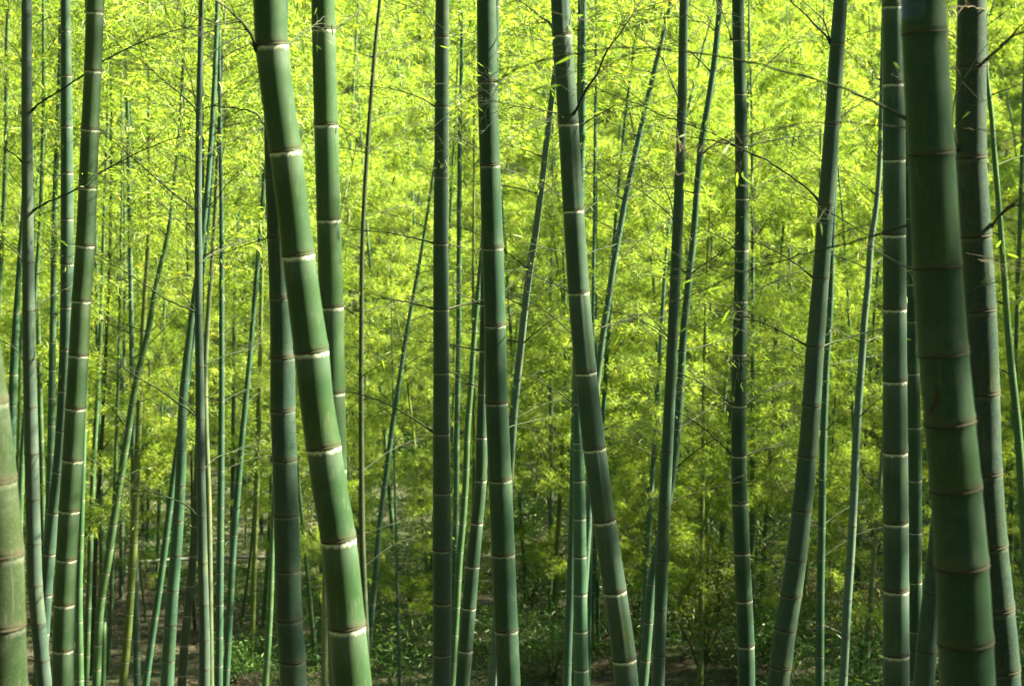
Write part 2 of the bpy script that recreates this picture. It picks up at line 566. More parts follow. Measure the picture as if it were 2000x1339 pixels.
def ring_mesh(i):
    rng = np.random.default_rng(50 + i)
    n, k = 26, 5
    th = np.arange(n) * 2 * math.pi / n
    wob = np.convolve(np.tile(rng.normal(size=n), 3), np.ones(3) / 3, 'same')[n:2 * n] * 0.012
    prof = [(0.985, -0.026), (1.034, -0.020), (1.050, 0.0), (1.034, 0.022), (0.985, 0.034)]
    V = np.array([[(r + abs(w)) * math.cos(t), (r + abs(w)) * math.sin(t), z + w * 1.2] for t, w in zip(th, wob) for r, z in prof])
    Q = [[a_ * k + b_, ((a_ + 1) % n) * k + b_, ((a_ + 1) % n) * k + b_ + 1, a_ * k + b_ + 1] for a_ in range(n) for b_ in range(k - 1)]
    return mesh_np('node_ring', V, np.array(Q), M_SCAR, smooth=True)


RINGS = [ring_mesh(i) for i in range(4)]

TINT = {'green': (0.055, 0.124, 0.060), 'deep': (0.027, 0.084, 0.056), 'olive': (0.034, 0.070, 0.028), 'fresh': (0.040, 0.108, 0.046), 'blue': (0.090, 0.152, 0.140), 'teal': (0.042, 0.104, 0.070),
        'grey': (0.052, 0.114, 0.090), 'dark': (0.027, 0.070, 0.060), 'yellow': (0.105, 0.155, 0.045), 'brown': (0.030, 0.050, 0.028),  # yellow: the sunlit tone of thin stems, put into their colour
        'pale': (0.120, 0.160, 0.095)}  # pale: thin far stems' lit look, put into the colour

PLANTS = {}


def bamboo(key, label, d, pts, nodes, tint='green', wax=0.6, age=0.2, top=3.2, lean=0.0, crown=None, groove=None, group=None,
           cut=False, rings=None):
    """pts: (row, column, width) in photo pixels, traced down the stem; nodes: rows of the joints; d: distance in metres"""
    pts = sorted(pts, reverse=True)                          # bottom first
    if isinstance(nodes, tuple):                             # (first row, step)
        nodes = list(np.arange(nodes[0], max(1345, pts[0][0]), nodes[1]))
    W = np.array([at(x, y, d) for y, x, w in pts])
    W[:, 1] += lean * (W[:, 2] - W[:, 2].mean())
    rads = np.array([w * 0.5 * mpp(p) for (y, x, w), p in zip(pts, W)])
    fx = hermite(W[:, 2], W[:, 0])
    zlo, zhi = W[0, 2], W[-1, 2]
    dy0 = W[0, 1]
    rng = np.random.default_rng(abs(hash_key(key)) % (2 ** 31))
    # leave the traced range gently: below it bends upright, above it goes on
    s_lo = (fx(zlo + 0.15) - fx(zlo)) / 0.15
    s_hi = (fx(zhi) - fx(zhi - 0.15)) / 0.15
    x_lo, x_hi = float(fx(zlo)), float(fx(zhi))
    frad = hermite(W[:, 2], rads)
    r_lo, r_hi = rads[0], rads[-1]
    taper = (rads[0] - rads[-1]) / max(zhi - zlo, 0.2)

    def axis(z):
        z = float(z)
        y = dy0 + lean * (z - zlo)
        if z < zlo:
            u = zlo - z
            x = x_lo - s_lo * (1 - math.exp(-u * 0.8)) / 0.8
        elif z > zhi:
            u = z - zhi
            x = x_hi + (s_hi * (1 - math.exp(-0.55 * u)) / 0.55 if d > 12 else s_hi * u + 0.012 * u * u * (1 if s_hi > 0 else -1))
        else:
            x = float(fx(z))
        return np.array([x, y, z])

    ztop = CAM[2] + top if not cut else zhi
    span = max(ztop - zhi, 0.01)

    def rad(z):
        z = np.asarray(z, float)
        r = frad(np.clip(z, zlo, zhi))
        r = np.where(z < zlo, r_lo + np.minimum(0.018, (zlo - z) * max(taper, 0) * 0.6), r)
        return np.where(z > zhi, r_hi * (1 - 0.62 * np.clip((z - zhi) / span, 0, 1) ** 1.4), r)
    zb = zlo
    for _ in range(60):
        p = axis(zb)
        if zb <= ground(p[0], p[1]) - 0.05:
            break
        zb -= 0.05 if zb - ground(p[0], p[1]) < 1 else 0.5
    base = axis(zb)
    cols = np.interp([n for n in nodes], [p[0] for p in pts[::-1]], [p[1] for p in pts[::-1]])
    zn = sorted(float(at(c, n, d)[2]) for c, n in zip(cols, nodes))
    vis = list(zn)
    step = np.median(np.diff(zn)) if len(zn) > 1 else 0.3
    s_ = step
    while zn[0] - s_ > zb + 0.05:
        s_ = max(s_ * 0.94, 0.10)
        zn.insert(0, zn[0] - s_)
    while zn[-1] + step < ztop - 0.05 and not cut:
        zn.append(zn[-1] + step * rng.uniform(0.96, 1.05))
    wmax = max(w for _, _, w in pts)
    sides = 40 if wmax > 35 else 28 if wmax > 20 else 16 if wmax > 11 else 10
    V, Q, A = culm_mesh(axis, rad, zn, zb, ztop, sides, groove)
    root = bpy.data.objects.new('bamboo', None)
    root.empty_display_size = 0.2
    COL.objects.link(root)
    root.location = base
    tag(root, label, 'bamboo', group)
    if cut:                                                  # a sawn stem: close the top
        V = np.concatenate([V, axis(ztop)[None] - np.array([[0, 0, 0.01]])])
        n = len(V) - 1
        A = {k: np.append(v, v[-1]) for k, v in A.items()}
        cap = np.array([[n - sides + i, n - sides + (i + 1) % sides, n, n] for i in range(sides)])
        capt = cap[:, :3]
        me = mesh_np('culm', V - base, np.concatenate([Q[:, [0, 1, 2]], Q[:, [0, 2, 3]], capt]), M_CULM, A, True)
    else:
        me = mesh_np('culm', V - base, Q, M_CULM, A, True)
    culm = link('culm', me, root)
    t = np.array(TINT[tint]) * (0.48 if d < 12 else 0.72) * rng.uniform(0.9, 1.12) * rng.uniform(0.95, 1.06, 3)  # shade put into the tint of near stems, a sunlit lift into far ones
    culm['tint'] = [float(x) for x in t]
    culm['wax'] = float(wax)
    culm['age'] = float(age)
    if rings is None:
        rings = wmax >= 12
    if rings:
        for i, z in enumerate(vis):
            r = float(rad(z))
            tv = Vector(axis(z + 0.05) - axis(z - 0.05)).normalized()
            o = link('node_ring', RINGS[(i + int(d * 10)) % 4], culm)
            q = Vector((0, 0, 1)).rotation_difference(tv) @ Matrix.Rotation(i * 2.4, 3, 'Z').to_quaternion()
            o.rotation_mode = 'QUATERNION'
            o.rotation_quaternion = q
            hz = 0.75 if wax > 0.35 else 1.25
            o.scale = (r, r, r * hz)
            o.location = Vector(axis(z + 0.02 * r) - base)
    info = dict(pts=pts[::-1], root=root, base=base, axis=axis, rad=rad, nodes=zn, d=d, zhi=zhi, step=step, rng=rng, ztop=ztop)
    PLANTS[key] = info
    if crown:
        zc = crown.get('z')
        if zc is None:
            zc = float(at(np.interp(crown['y'], [p[0] for p in pts[::-1]], [p[1] for p in pts[::-1]]), crown['y'], d)[2])
        cn = [z for z in zn if z > zc]
        if cn:
            tw, lv = make_crown(axis, rad, cn, crown.get('L', 1.3), rng, crown.get('tw', 12), crown.get('lf', 12), crown.get('pn', (1, 2)),
                                up=crown.get('up', 0.8))
            tw.v = [v - base for v in tw.v]
            lv.v = [v - base for v in lv.v]
            link('twigs', tw.mesh('twigs', M_BRANCH), root, kind='stuff')
            link('foliage', lv.mesh('foliage', M_LEAF), root, kind='stuff')
    return info


def hash_key(s):
    h = 5381
    for c in s:
        h = (h * 33 + ord(c)) & 0x7fffffff
    return h


# ------------------------------------------------------------------ traced stems: the near ones
HI = dict(z=5.0, L=2.2, tw=17, lf=20)          # crown above the frame
bamboo('A', 'thick olive green bamboo cut off by the left edge of the view', 4.0,
       [(400, -98, 78), (680, -41, 82), (787, -27, 84), (940, -11, 86), (1080, 2, 87), (1220, 5, 88), (1339, 9, 88)],
       [500, 645, 787, 939, 1082, 1221], 'olive', 0.12, 0.5, top=7.0, crown=HI)
bamboo('B', 'blue grey bamboo with thin dark rings, second stem from the left edge', 10.9,
       [(0, 52, 20), (220, 52.5, 21), (470, 54.5, 23), (700, 57.5, 25), (905, 62, 27.5), (1060, 66, 28), (1150, 69, 29), (1215, 75, 29), (1339, 87, 30)],
       [120, 220, 318, 415, 512, 607, 702, 795, 886, 975, 1061, 1143, 1217, 1289], 'blue', 0.05, 0.15, top=4.2, crown=dict(z=3.4, L=1.3, tw=10, lf=10))
bamboo('C', 'shaded bamboo half hidden behind the broad pale ringed stem near the left edge', 11.5,
       [(0, 128, 19), (235, 130, 23), (470, 131, 25), (700, 128, 25), (905, 116, 25), (1040, 100, 25), (1339, 76, 26)],
       [60, 148, 247, 337, 427, 515, 599, 681, 762, 840, 920, 1000, 1080, 1160], 'grey', 0.5, 0.3, top=4.2, crown=dict(z=3.2, L=1.3, tw=10, lf=10))
bamboo('D', 'broad green bamboo with fine white rings leaning right towards the top left corner', 8.5,
       [(0, 186, 35), (136, 181.5, 34), (255, 176, 35), (367, 171.5, 36), (470, 167, 37.5), (587, 159, 37.5), (693, 153.5, 38.5), (795, 147.6, 40),
        (900, 142, 41), (993, 135.7, 41.5), (1089, 130, 41), (1176, 126, 41), (1265, 123.4, 41), (1339, 123, 42)],
       [24, 138, 252, 366, 478, 586, 692, 795, 896, 994, 1089, 1177, 1266], 'green', 0.75, 0.2, top=7.4, crown=HI)
bamboo('Q', 'dark weathered bamboo standing upright behind the big leaning stem', 7.6,
       [(0, 544, 38), (228, 537, 42), (460, 544, 44), (580, 549, 45), (697, 552, 48), (800, 552.5, 49), (896, 556, 48), (1003, 559, 49), (1110, 562, 50),
        (1208, 565, 51), (1287, 571, 52), (1339, 573, 52)],
       [110, 228, 346, 463, 580, 697, 800, 896, 1004, 1111, 1208, 1288], 'dark', 0.12, 0.75, top=7.4, crown=HI)
bamboo('R', 'thick bright green bamboo leaning across the left centre with broad white rings', 5.0,
       [(0, 526, 63), (88, 531, 65), (180, 541, 63), (295, 557.5, 63), (435, 575, 62), (497, 582.5, 64), (600, 596, 65), (685, 608, 68), (780, 618, 66),
        (872, 632, 68), (960, 645, 69), (1052, 661, 69), (1150, 671, 71), (1222, 678, 72), (1339, 688, 77)],
       [88, 295, 497, 685, 872, 1052, 1222], 'fresh', 0.9, 0.0, top=7.0, crown=HI)
bamboo('S', 'green bamboo with crisp white rings passing behind the big leaning stem', 6.2,
       [(0, 631, 46), (57, 632, 46), (243, 637, 47), (427, 642, 47), (598, 647, 48), (764, 650, 48), (905, 653, 48), (1100, 659, 48), (1339, 668, 50)],
       [57, 243, 428, 598, 765, 915, 1060, 1200], 'green', 0.9, 0.1, top=7.0, crown=HI)
bamboo('V', 'straight upright bamboo with dark thin rings left of centre', 8.8,
       [(0, 864, 26.5), (72, 863.5, 28), (208, 863, 28), (345, 862, 28.5), (470, 861, 29.5), (605, 861.5, 31), (725, 862, 32), (845, 862, 33), (960, 863, 35),
        (1071, 863, 36), (1175, 863.5, 36), (1339, 862.5, 36)],
       [72, 208, 344, 475, 603, 726, 845, 960, 1072, 1175, 1275], 'grey', 0.25, 0.35, top=7.6, crown=HI)
bamboo('Y', 'bamboo with white rings leaning out to the left from behind the dark central stem', 11.5,
       [(0, 968, 16), (230, 963, 17), (435, 951, 18), (698, 945, 19), (768, 943, 20), (853, 941, 22), (937, 939, 23), (1020, 931.5, 24), (1103, 923, 27),
        (1185, 916, 28), (1268, 909, 28), (1339, 903, 28)],
       [100, 200, 300, 400, 500, 595, 684, 768, 853, 937, 1020, 1104, 1185, 1268], 'teal', 0.8, 0.1, top=4.2, crown=dict(z=3.2, L=1.3, tw=10, lf=10))
bamboo('Z', 'dark green upright bamboo with broken white flecks on its rings at the centre', 7.0,
       [(0, 950, 38), (160, 952, 39), (322, 957, 40), (470, 961.5, 42), (634, 967, 42), (785, 970, 44), (905, 975.5, 45), (1080, 983, 45.5), (1228, 989, 46),
        (1339, 994, 46)], [160, 322, 483, 634, 785, 935, 1080, 1228], 'deep', 0.35, 0.25, top=7.2, crown=HI)
bamboo('BB', 'half sunlit bamboo with white rings leaning right of centre, grooved above its branches', 6.8,
       [(0, 1094.5, 37.5), (68, 1098, 39), (241, 1110, 40), (409, 1120, 41), (570, 1130.5, 42), (725, 1144, 43), (874, 1161, 45), (1014, 1180, 45),
        (1153, 1201, 45.5), (1285, 1219, 47), (1339, 1224, 47)],
       [68, 241, 410, 570, 726, 874, 1015, 1153, 1285], 'grey', 0.85, 0.3, top=7.2, groove=-1.2, crown=HI)
bamboo('CC', 'bamboo with even white rings rising behind the half sunlit leaning stem', 13.0,
       [(0, 1140, 11), (250, 1137, 13), (500, 1131, 15), (785, 1128, 18), (905, 1130, 23), (1011, 1132, 25), (1085, 1132.6, 26), (1230, 1134, 28), (1339, 1136, 30)],
       [60, 150, 240, 328, 415, 500, 580, 656, 723, 787, 863, 937, 1011, 1085, 1158, 1230, 1305], 'teal', 0.8, 0.15, top=4.5, crown=dict(y=160, L=1.2, tw=10, lf=9))
bamboo('FF', 'slim grey green bamboo leaning right, in front of the thinner slanted stem right of centre', 9.5,
       [(0, 1336, 17.5), (235, 1331, 18.5), (430, 1324, 20.5), (545, 1319, 21), (655, 1314, 21), (770, 1308.6, 22), (882, 1303, 22.6), (990, 1298, 24),
        (1092, 1293, 25), (1190, 1290, 25), (1339, 1285, 25.5)],
       [32, 88, 195, 312, 428, 545, 657, 772, 882, 990, 1093, 1190, 1278], 'grey', 0.1, 0.4, top=7.8, crown=HI)
bamboo('KK', 'upright green bamboo with white rings and leaf tufts, left of the long right leaning stem', 10.0,
       [(0, 1441, 23), (78, 1442.5, 24), (183, 1446, 24), (290, 1448, 25.4), (385, 1449, 26), (487, 1448.6, 27), (587, 1447, 28), (789, 1443, 29),
        (888, 1443, 30), (981, 1445, 31), (1077, 1449, 31.5), (1169, 1453, 33), (1258, 1457, 33), (1339, 1458, 34)],
       [78, 183, 285, 387, 487, 587, 690, 790, 888, 981, 1078, 1170, 1259], 'deep', 0.7, 0.2, top=7.8, crown=HI)
bamboo('LL', 'long dusty bamboo leaning right with dark rings, bent outward near its foot', 9.0,
       [(0, 1642, 27), (85, 1635.7, 29), (243, 1625.4, 30), (400, 1613.6, 32), (542, 1603, 32.5), (676, 1592, 35), (790, 1585, 36.5), (890, 1577, 38),
        (995, 1566, 38.5), (1091, 1555, 41), (1161, 1545, 42), (1226, 1534, 43), (1300, 1524, 44), (1339, 1519, 44)],
       [85, 243, 400, 543, 676, 790, 890, 995, 1091, 1161, 1227, 1300], 'grey', 0.12, 0.5, top=7.6, crown=HI)
bamboo('QQ', 'straight pale green bamboo with strong white rings, left of the thickest stem', 7.0,
       [(0, 1744, 41), (163, 1745.5, 43), (310, 1746.4, 44), (457, 1746.6, 45), (600, 1747.6, 45.6), (742, 1748, 47), (881, 1748.6, 48.5), (1018, 1749.7, 49),
        (1150, 1750, 50), (1339, 1750.5, 51)],
       [12, 163, 311, 457, 602, 742, 881, 1018, 1150, 1276], 'grey', 0.95, 0.15, top=7.2, crown=HI)
bamboo('RR', 'slim white ringed bamboo between the straight pale stem and the thickest stem', 9.6,
       [(0, 1772, 20), (435, 1778, 22), (700, 1783, 25), (905, 1787, 26), (1135, 1787.5, 26), (1339, 1788, 27)],
       [20, 122, 224, 326, 425, 525, 626, 728, 833, 936, 1038, 1135, 1230, 1325], 'teal', 0.6, 0.2, top=4.0, crown=dict(z=3.2, L=1.1, tw=9, lf=9))
bamboo('RR2', 'grey bamboo leaning out from behind the foot of the thickest stem', 6.6,
       [(0, 1896, 24), (300, 1887, 26), (600, 1870, 29), (900, 1846, 31), (1040, 1833, 34), (1157, 1821, 37), (1270, 1809, 40), (1339, 1804, 41)],
       [80, 220, 360, 500, 640, 780, 920, 1038, 1157, 1270], 'grey', 0.05, 0.4, top=7.0, crown=HI)
bamboo('SS', 'thickest bamboo of all, dark green with brown rings and a rusty stain', 3.7,
       [(0, 1803, 86), (65, 1805.5, 88), (302, 1819, 91), (522, 1831, 93.5), (692, 1843, 96.5), (825, 1855, 98), (954, 1867, 99.5), (1106, 1878.6, 103),
        (1253, 1886, 106), (1339, 1890, 107)], [65, 302, 522, 692, 826, 955, 1106, 1254], 'deep', 0.0, 0.4, top=6.8, crown=HI)
bamboo('TT', 'weathered brown ringed bamboo immediately right of the thickest stem', 5.0,
       [(0, 1898, 55.5), (130, 1897, 58), (308, 1897, 60), (461, 1906, 60.5), (606, 1915, 61), (768, 1921.5, 61.5), (905, 1925.5, 62), (1065, 1937, 62),
        (1190, 1950, 62.5), (1308, 1960.5, 63), (1339, 1962, 63)], [130, 308, 461, 606, 768, 925, 1066, 1190, 1308], 'dark', 0.08, 0.8, top=7.0, crown=HI)

# ------------------------------------------------------------------ traced stems: the middle distance
MID = lambda y, **k: dict(dict(y=y, L=1.45, tw=13, lf=10), **k)
bamboo('E', 'slender bamboo with pale rings between the blue grey stem and the broad left stem', 18.0,
       [(0, 120, 9), (130, 117, 9), (235, 113, 10), (435, 106, 11), (600, 104, 12.5), (720, 102, 14), (905, 99, 15), (1000, 96, 16), (1100, 91, 16), (1339, 80, 17)],
       (20, 54), 'teal', 0.7, 0.1, top=3.6, crown=MID(330))
bamboo('F', 'thin pale green bamboo hugging the right side of the blue grey stem', 20.0,
       [(0, 55, 6), (300, 62, 7), (470, 68, 8), (640, 75, 9), (800, 79, 10), (905, 82, 10), (1000, 84, 10.5), (1339, 92, 11)], (10, 50), 'green', 0.6, 0.1, top=3.4, crown=MID(300))
bamboo('G', 'thin bamboo leaning over the upper left edge', 19.0,
       [(0, 16, 7), (96, 13, 8), (300, 11, 8.5), (470, 4, 9), (700, -8, 10), (1339, -40, 12)], (40, 52), 'green', 0.5, 0.1, top=3.2, crown=MID(330))
bamboo('G2', 'dark slanted bamboo between the left edge and the blue grey stem', 16.0,
       [(420, 44, 8), (560, 35, 11), (715, 27, 16), (905, 21, 16), (1100, 12, 17), (1339, 2, 18)], (430, 60), 'deep', 0.5, 0.3, top=3.2, crown=MID(560))
bamboo('G3', 'thin slanted bamboo close beside the cut off stem at the lower left', 17.0,
       [(500, 74, 8), (700, 60, 10), (869, 45, 11), (1040, 38, 12), (1339, 26, 13)], (520, 55), 'green', 0.5, 0.2, top=3.2, crown=MID(560))
bamboo('H', 'bamboo with pale rings peeping out right of the broad left stem near the bottom', 15.0,
       [(500, 170, 8), (869, 163, 11), (1044, 158, 12), (1140, 155, 13), (1339, 155, 18)], [560, 630, 700, 770, 838, 905, 975, 1072 - 30, 1072, 1146, 1212, 1273, 1325], 'green', 0.6, 0.1,
       top=3.4, crown=MID(420))
bamboo('I1', 'thin upright bamboo with white rings right of the broad left stem', 20.0,
       [(0, 214, 5), (210, 210, 5.5), (435, 203, 7), (628, 197, 8), (786, 190, 9), (905, 183, 10), (1115, 175, 11), (1339, 168, 12)], (10, 47), 'green', 0.7, 0.1, top=3.3, crown=MID(380))
bamboo('I2', 'brown mottled thin bamboo in the lower left thicket', 21.0,
       [(560, 212, 6), (905, 196, 8), (1044, 187, 10), (1185, 182, 10), (1339, 177, 10.5)], (570, 44), 'brown', 0.5, 0.6, top=3.0, crown=MID(560))
bamboo('I3', 'long slanting bamboo lit along its right side in the lower left thicket', 18.0,
       [(351, 341, 7), (450, 329, 8), (551, 306, 10), (653, 288, 12), (740, 267, 13), (856, 248, 14), (1010, 223, 15), (1094, 211, 16), (1167, 198, 16), (1290, 190, 16.5), (1339, 188, 17)],
       (365, 47), 'green', 0.6, 0.1, top=3.2, crown=MID(420))
bamboo('I4', 'short sawn off bamboo stump with a flat top in the lower left thicket', 18.5,
       [(1213, 203, 10), (1260, 203, 10), (1339, 201, 11)], [1250, 1290, 1330], 'green', 0.3, 0.3, cut=True)
bamboo('I5', 'thin bamboo beside the sawn off stump in the lower left', 21.0,
       [(500, 236, 5), (800, 229, 6), (1044, 221, 8), (1220, 216, 8.5), (1339, 209, 9)], (520, 44), 'green', 0.5, 0.2, top=3.0, crown=MID(600))
bamboo('I6', 'dark bluish thin bamboo deep in the lower left shade', 25.0,
       [(640, 243, 6), (900, 239, 9), (1150, 237, 10), (1270, 236, 10)], (660, 36), 'blue', 0.4, 0.4, top=2.6, crown=MID(640))
bamboo('I7', 'yellow sunlit bamboo with white rings leaning right in the lower left', 19.0,
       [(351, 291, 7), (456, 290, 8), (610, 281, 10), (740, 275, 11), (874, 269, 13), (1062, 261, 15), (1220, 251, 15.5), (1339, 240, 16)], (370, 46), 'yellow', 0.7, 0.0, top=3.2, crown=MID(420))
bamboo('I8', 'short looking dark thin bamboo rooted in the brown litter at lower left', 26.5,
       [(700, 292, 4.5), (1050, 288, 7), (1240, 283, 7.5)], (720, 38), 'deep', 0.3, 0.4, top=2.6, crown=MID(700))
bamboo('I9', 'dull green bamboo slanting right, left of the wide sunlit edged stem in lower left', 17.0,
       [(560, 392, 8), (760, 364, 10), (939, 338, 12), (1027, 327, 13), (1115, 316, 13), (1238, 298, 13.5), (1339, 284, 14)], (580, 52), 'deep', 0.4, 0.4, top=3.2, crown=MID(500))
bamboo('I10', 'wide blue green bamboo with a bright right edge in the lower left thicket', 14.0,
       [(520, 388, 11), (632, 373, 13), (786, 357, 17), (904, 354, 20), (1044, 346, 22), (1185, 335, 24), (1339, 326, 26)], (540, 68), 'teal', 0.2, 0.2, top=3.4, crown=MID(480))
bamboo('I11', 'mottled olive bamboo with peeling spots beside the tall blue grey thin stem', 16.0,
       [(600, 392, 11), (900, 386, 13), (1016, 381, 14), (1132, 373, 16), (1272, 359, 17), (1339, 355, 18)], (620, 58), 'brown', 0.5, 0.8, top=3.2, crown=MID(520))
bamboo('I12', 'very thin olive bamboo right of the mottled stem at the lower left', 23.0,
       [(900, 374, 5), (1185, 379, 7), (1339, 386, 8)], (910, 42), 'brown', 0.4, 0.4, top=2.8, crown=MID(620))
bamboo('J', 'slim blue grey bamboo with dark rings and many side branches in the left half', 10.6,
       [(0, 394, 10.5), (125, 391, 11.5), (220, 389, 12.6), (315, 388, 13), (415, 387, 14), (512, 388, 15.2), (615, 388, 15.5), (717, 390, 17), (817, 391, 18), (905, 391.8, 18),
        (1010, 394, 18.4), (1099, 396, 19), (1180, 398, 20), (1249, 399.4, 21.5), (1339, 399.6, 22)],
       [34, 128, 222, 316, 413, 513, 615, 716, 818, 916, 1010, 1099, 1180, 1249, 1305], 'blue', 0.05, 0.2, top=3.6, crown=dict(z=2.3, L=1.1, tw=9, lf=8))
bamboo('K', 'thin straight green bamboo immediately right of the slim blue grey one', 16.0,
       [(0, 426, 6.5), (240, 430, 8), (470, 433, 9.5), (600, 433, 10.5), (750, 433, 11), (905, 432, 13), (1040, 430.5, 14), (1180, 429, 15), (1339, 427, 16)],
       [50, 118, 186, 252, 318, 384, 450, 517, 583, 650, 716, 782, 848, 918, 989, 1053, 1117, 1179, 1242, 1298], 'teal', 0.5, 0.15, top=3.4, crown=MID(360))
bamboo('K2', 'pale sunlit thin bamboo close between the blue grey and straight green stems', 17.5,
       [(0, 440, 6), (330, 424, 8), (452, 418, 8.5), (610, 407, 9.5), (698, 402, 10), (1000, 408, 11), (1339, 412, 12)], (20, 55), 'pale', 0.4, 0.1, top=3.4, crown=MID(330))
bamboo('L', 'dark bamboo slanting right behind the pole lying across the lower left', 18.0,
       [(400, 512, 8), (695, 488, 10), (887, 470, 12), (974, 463, 13), (1080, 455, 13), (1185, 449, 14), (1339, 441, 14)], (420, 52), 'deep', 0.4, 0.5, top=3.2, crown=MID(440))
bamboo('M', 'wispy slanting bamboo shoot left of the yellow green thin stem at lower left', 23.0,
       [(780, 503, 4), (1062, 491, 5), (1220, 470, 5.5), (1318, 453, 6)], (800, 40), 'green', 0.4, 0.2, top=2.6, crown=MID(640))
bamboo('N', 'bright yellow green thin bamboo with white rings left of the weathered upright stem', 21.0,
       [(500, 512, 7), (967, 502, 9), (1097, 497, 10), (1220, 493, 10.5), (1339, 486, 12)], (510, 43), 'yellow', 0.8, 0.0, top=3.2, crown=MID(480))
bamboo('O', 'faint thin bamboo between the yellow green one and the lit slanting one at lower left', 23.0,
       [(850, 533, 6), (1080, 523, 7), (1185, 516, 7.5), (1339, 504, 8)], (860, 40), 'green', 0.6, 0.2, top=2.8, crown=MID(640))
bamboo('P', 'sunlit slanting bamboo touching the left of the weathered upright stem near the bottom', 17.5,
       [(800, 546, 9), (1037, 533, 11), (1220, 526, 12), (1339, 518, 13)], (820, 52), 'green', 0.5, 0.2, top=3.0, crown=MID(480))
bamboo('P2', 'pale bamboo glimpsed behind the foot of the big leaning stem', 18.5,
       [(700, 640, 10), (1100, 636, 12), (1339, 633, 13)], (720, 50), 'pale', 0.4, 0.3, top=3.0, crown=MID(450))
bamboo('T', 'thin brown green bamboo with many branches right of the big leaning stem', 16.0,
       [(0, 742, 6.5), (100, 732, 7.5), (200, 724, 8), (330, 715, 8.5), (470, 708, 9), (640, 706, 9.5), (770, 705.5, 10), (905, 706, 10.5), (1035, 707, 12), (1170, 712, 12), (1339, 719, 13)],
       (50, 62), 'brown', 0.15, 0.3, top=3.2, crown=MID(60, L=1.5), rings=True)
bamboo('T2', 'pale white lit thin bamboo far behind, just left of the thin brown stem', 30.0,
       [(0, 700, 5), (200, 689, 5), (456, 679, 6), (593, 671, 6.5), (905, 680, 8), (1260, 690, 9)], (10, 33), 'pale', 0.6, 0.0, top=3.0, crown=MID(250))
bamboo('U', 'slender teal bamboo slanting right, left of the straight central stem', 19.0,
       [(340, 846, 4.5), (435, 832, 5.5), (498, 822, 6.5), (575, 808, 7.5), (652, 794, 8.5), (744, 780, 9), (821, 768, 10), (905, 757, 10.5), (1023, 742, 11), (1115, 734, 11.5), (1202, 725, 12), (1280, 718, 12)],
       (350, 46), 'teal', 0.6, 0.05, top=2.9, crown=MID(360))
bamboo('W', 'thin upright bamboo immediately right of the straight upright stem', 19.0,
       [(150, 901, 8), (300, 898, 9), (435, 897, 10), (645, 896, 10.5), (856, 892, 11), (974, 891, 11.5), (1080, 889, 12), (1185, 888, 12), (1339, 884, 13)], (170, 50), 'teal', 0.5, 0.1, top=3.0, crown=MID(260))
bamboo('X', 'thin bamboo with pale rings slanting between the two upright central stems', 17.5,
       [(300, 955, 8), (505, 940, 9), (645, 927, 10.5), (751, 920, 11), (856, 912, 12), (904, 911, 12), (992, 906, 12.5), (1097, 897, 13), (1185, 892, 13), (1339, 882, 14)], (320, 54), 'green', 0.6, 0.1, top=3.1, crown=MID(330))
bamboo('X2', 'thin sunlit yellowish bamboo hidden behind the two slanting central stems', 22.0,
       [(300, 926, 4.5), (645, 924, 5.5), (900, 926, 7), (1200, 922, 8), (1339, 918, 8)], (320, 42), 'yellow', 0.5, 0.0, top=2.9, crown=MID(330))
bamboo('AA', 'grey green bamboo slanting up to the right from behind the dark central stem', 13.0,
       [(60, 1094, 9.5), (154, 1082, 10.5), (263, 1069, 11.5), (351, 1059, 12), (446, 1047, 13), (523, 1035, 14), (593, 1026, 14), (663, 1018.6, 14.5), (733, 1011, 15), (786, 1005, 15.5),
        (856, 1000, 16), (1100, 982, 18), (1339, 960, 20)], [80, 156, 232, 306, 378, 451, 523, 596, 668, 743, 816, 890, 960, 1030, 1100, 1170, 1240], 'blue', 0.15, 0.2, top=3.4, crown=MID(150, L=1.4, tw=11, lf=9))
bamboo('DD', 'grey bamboo foot pressed against the left of the even ringed stem near the bottom', 13.5,
       [(700, 1124, 11), (900, 1120, 13), (1150, 1114, 16), (1237, 1110, 16.5), (1339, 1107, 17)], (720, 72), 'grey', 0.1, 0.4, top=3.4, crown=MID(300))
bamboo('DD2', 'thin bamboo between the even ringed stem and the half sunlit stem near the bottom', 19.0,
       [(640, 1158, 7), (900, 1154, 8), (1080, 1152, 9), (1339, 1149, 10)], (660, 48), 'teal', 0.3, 0.3, top=3.0, crown=MID(400))
bamboo('EE', 'pale bluish thin bamboo standing alone right of the dark central stem', 24.0,
       [(500, 1077, 5), (645, 1075, 6), (886, 1076, 8), (1100, 1075, 9), (1339, 1073, 10)], (520, 40), 'blue', 0.4, 0.1, top=2.8, crown=MID(520))
bamboo('HH', 'branching bamboo slanting up to the right from behind the half sunlit stem', 15.0,
       [(60, 1297, 8.5), (168, 1271, 10), (210, 1261, 10.5), (291, 1243, 11), (351, 1229, 11.5), (446, 1211, 12), (523, 1197.5, 12), (593, 1187, 12.5), (645, 1179, 12.5), (733, 1168, 13), (1000, 1150, 15), (1339, 1128, 17)],
       (80, 62), 'grey', 0.15, 0.3, top=3.2, crown=MID(120, L=1.4, tw=12, lf=10))
bamboo('II', 'very thin upright bamboo right behind the half sunlit leaning stem', 22.0,
       [(150, 1164, 5), (435, 1164, 6), (690, 1164, 7), (1000, 1166, 8), (1339, 1168, 9)], (160, 42), 'deep', 0.2, 0.2, top=3.0, crown=MID(180))
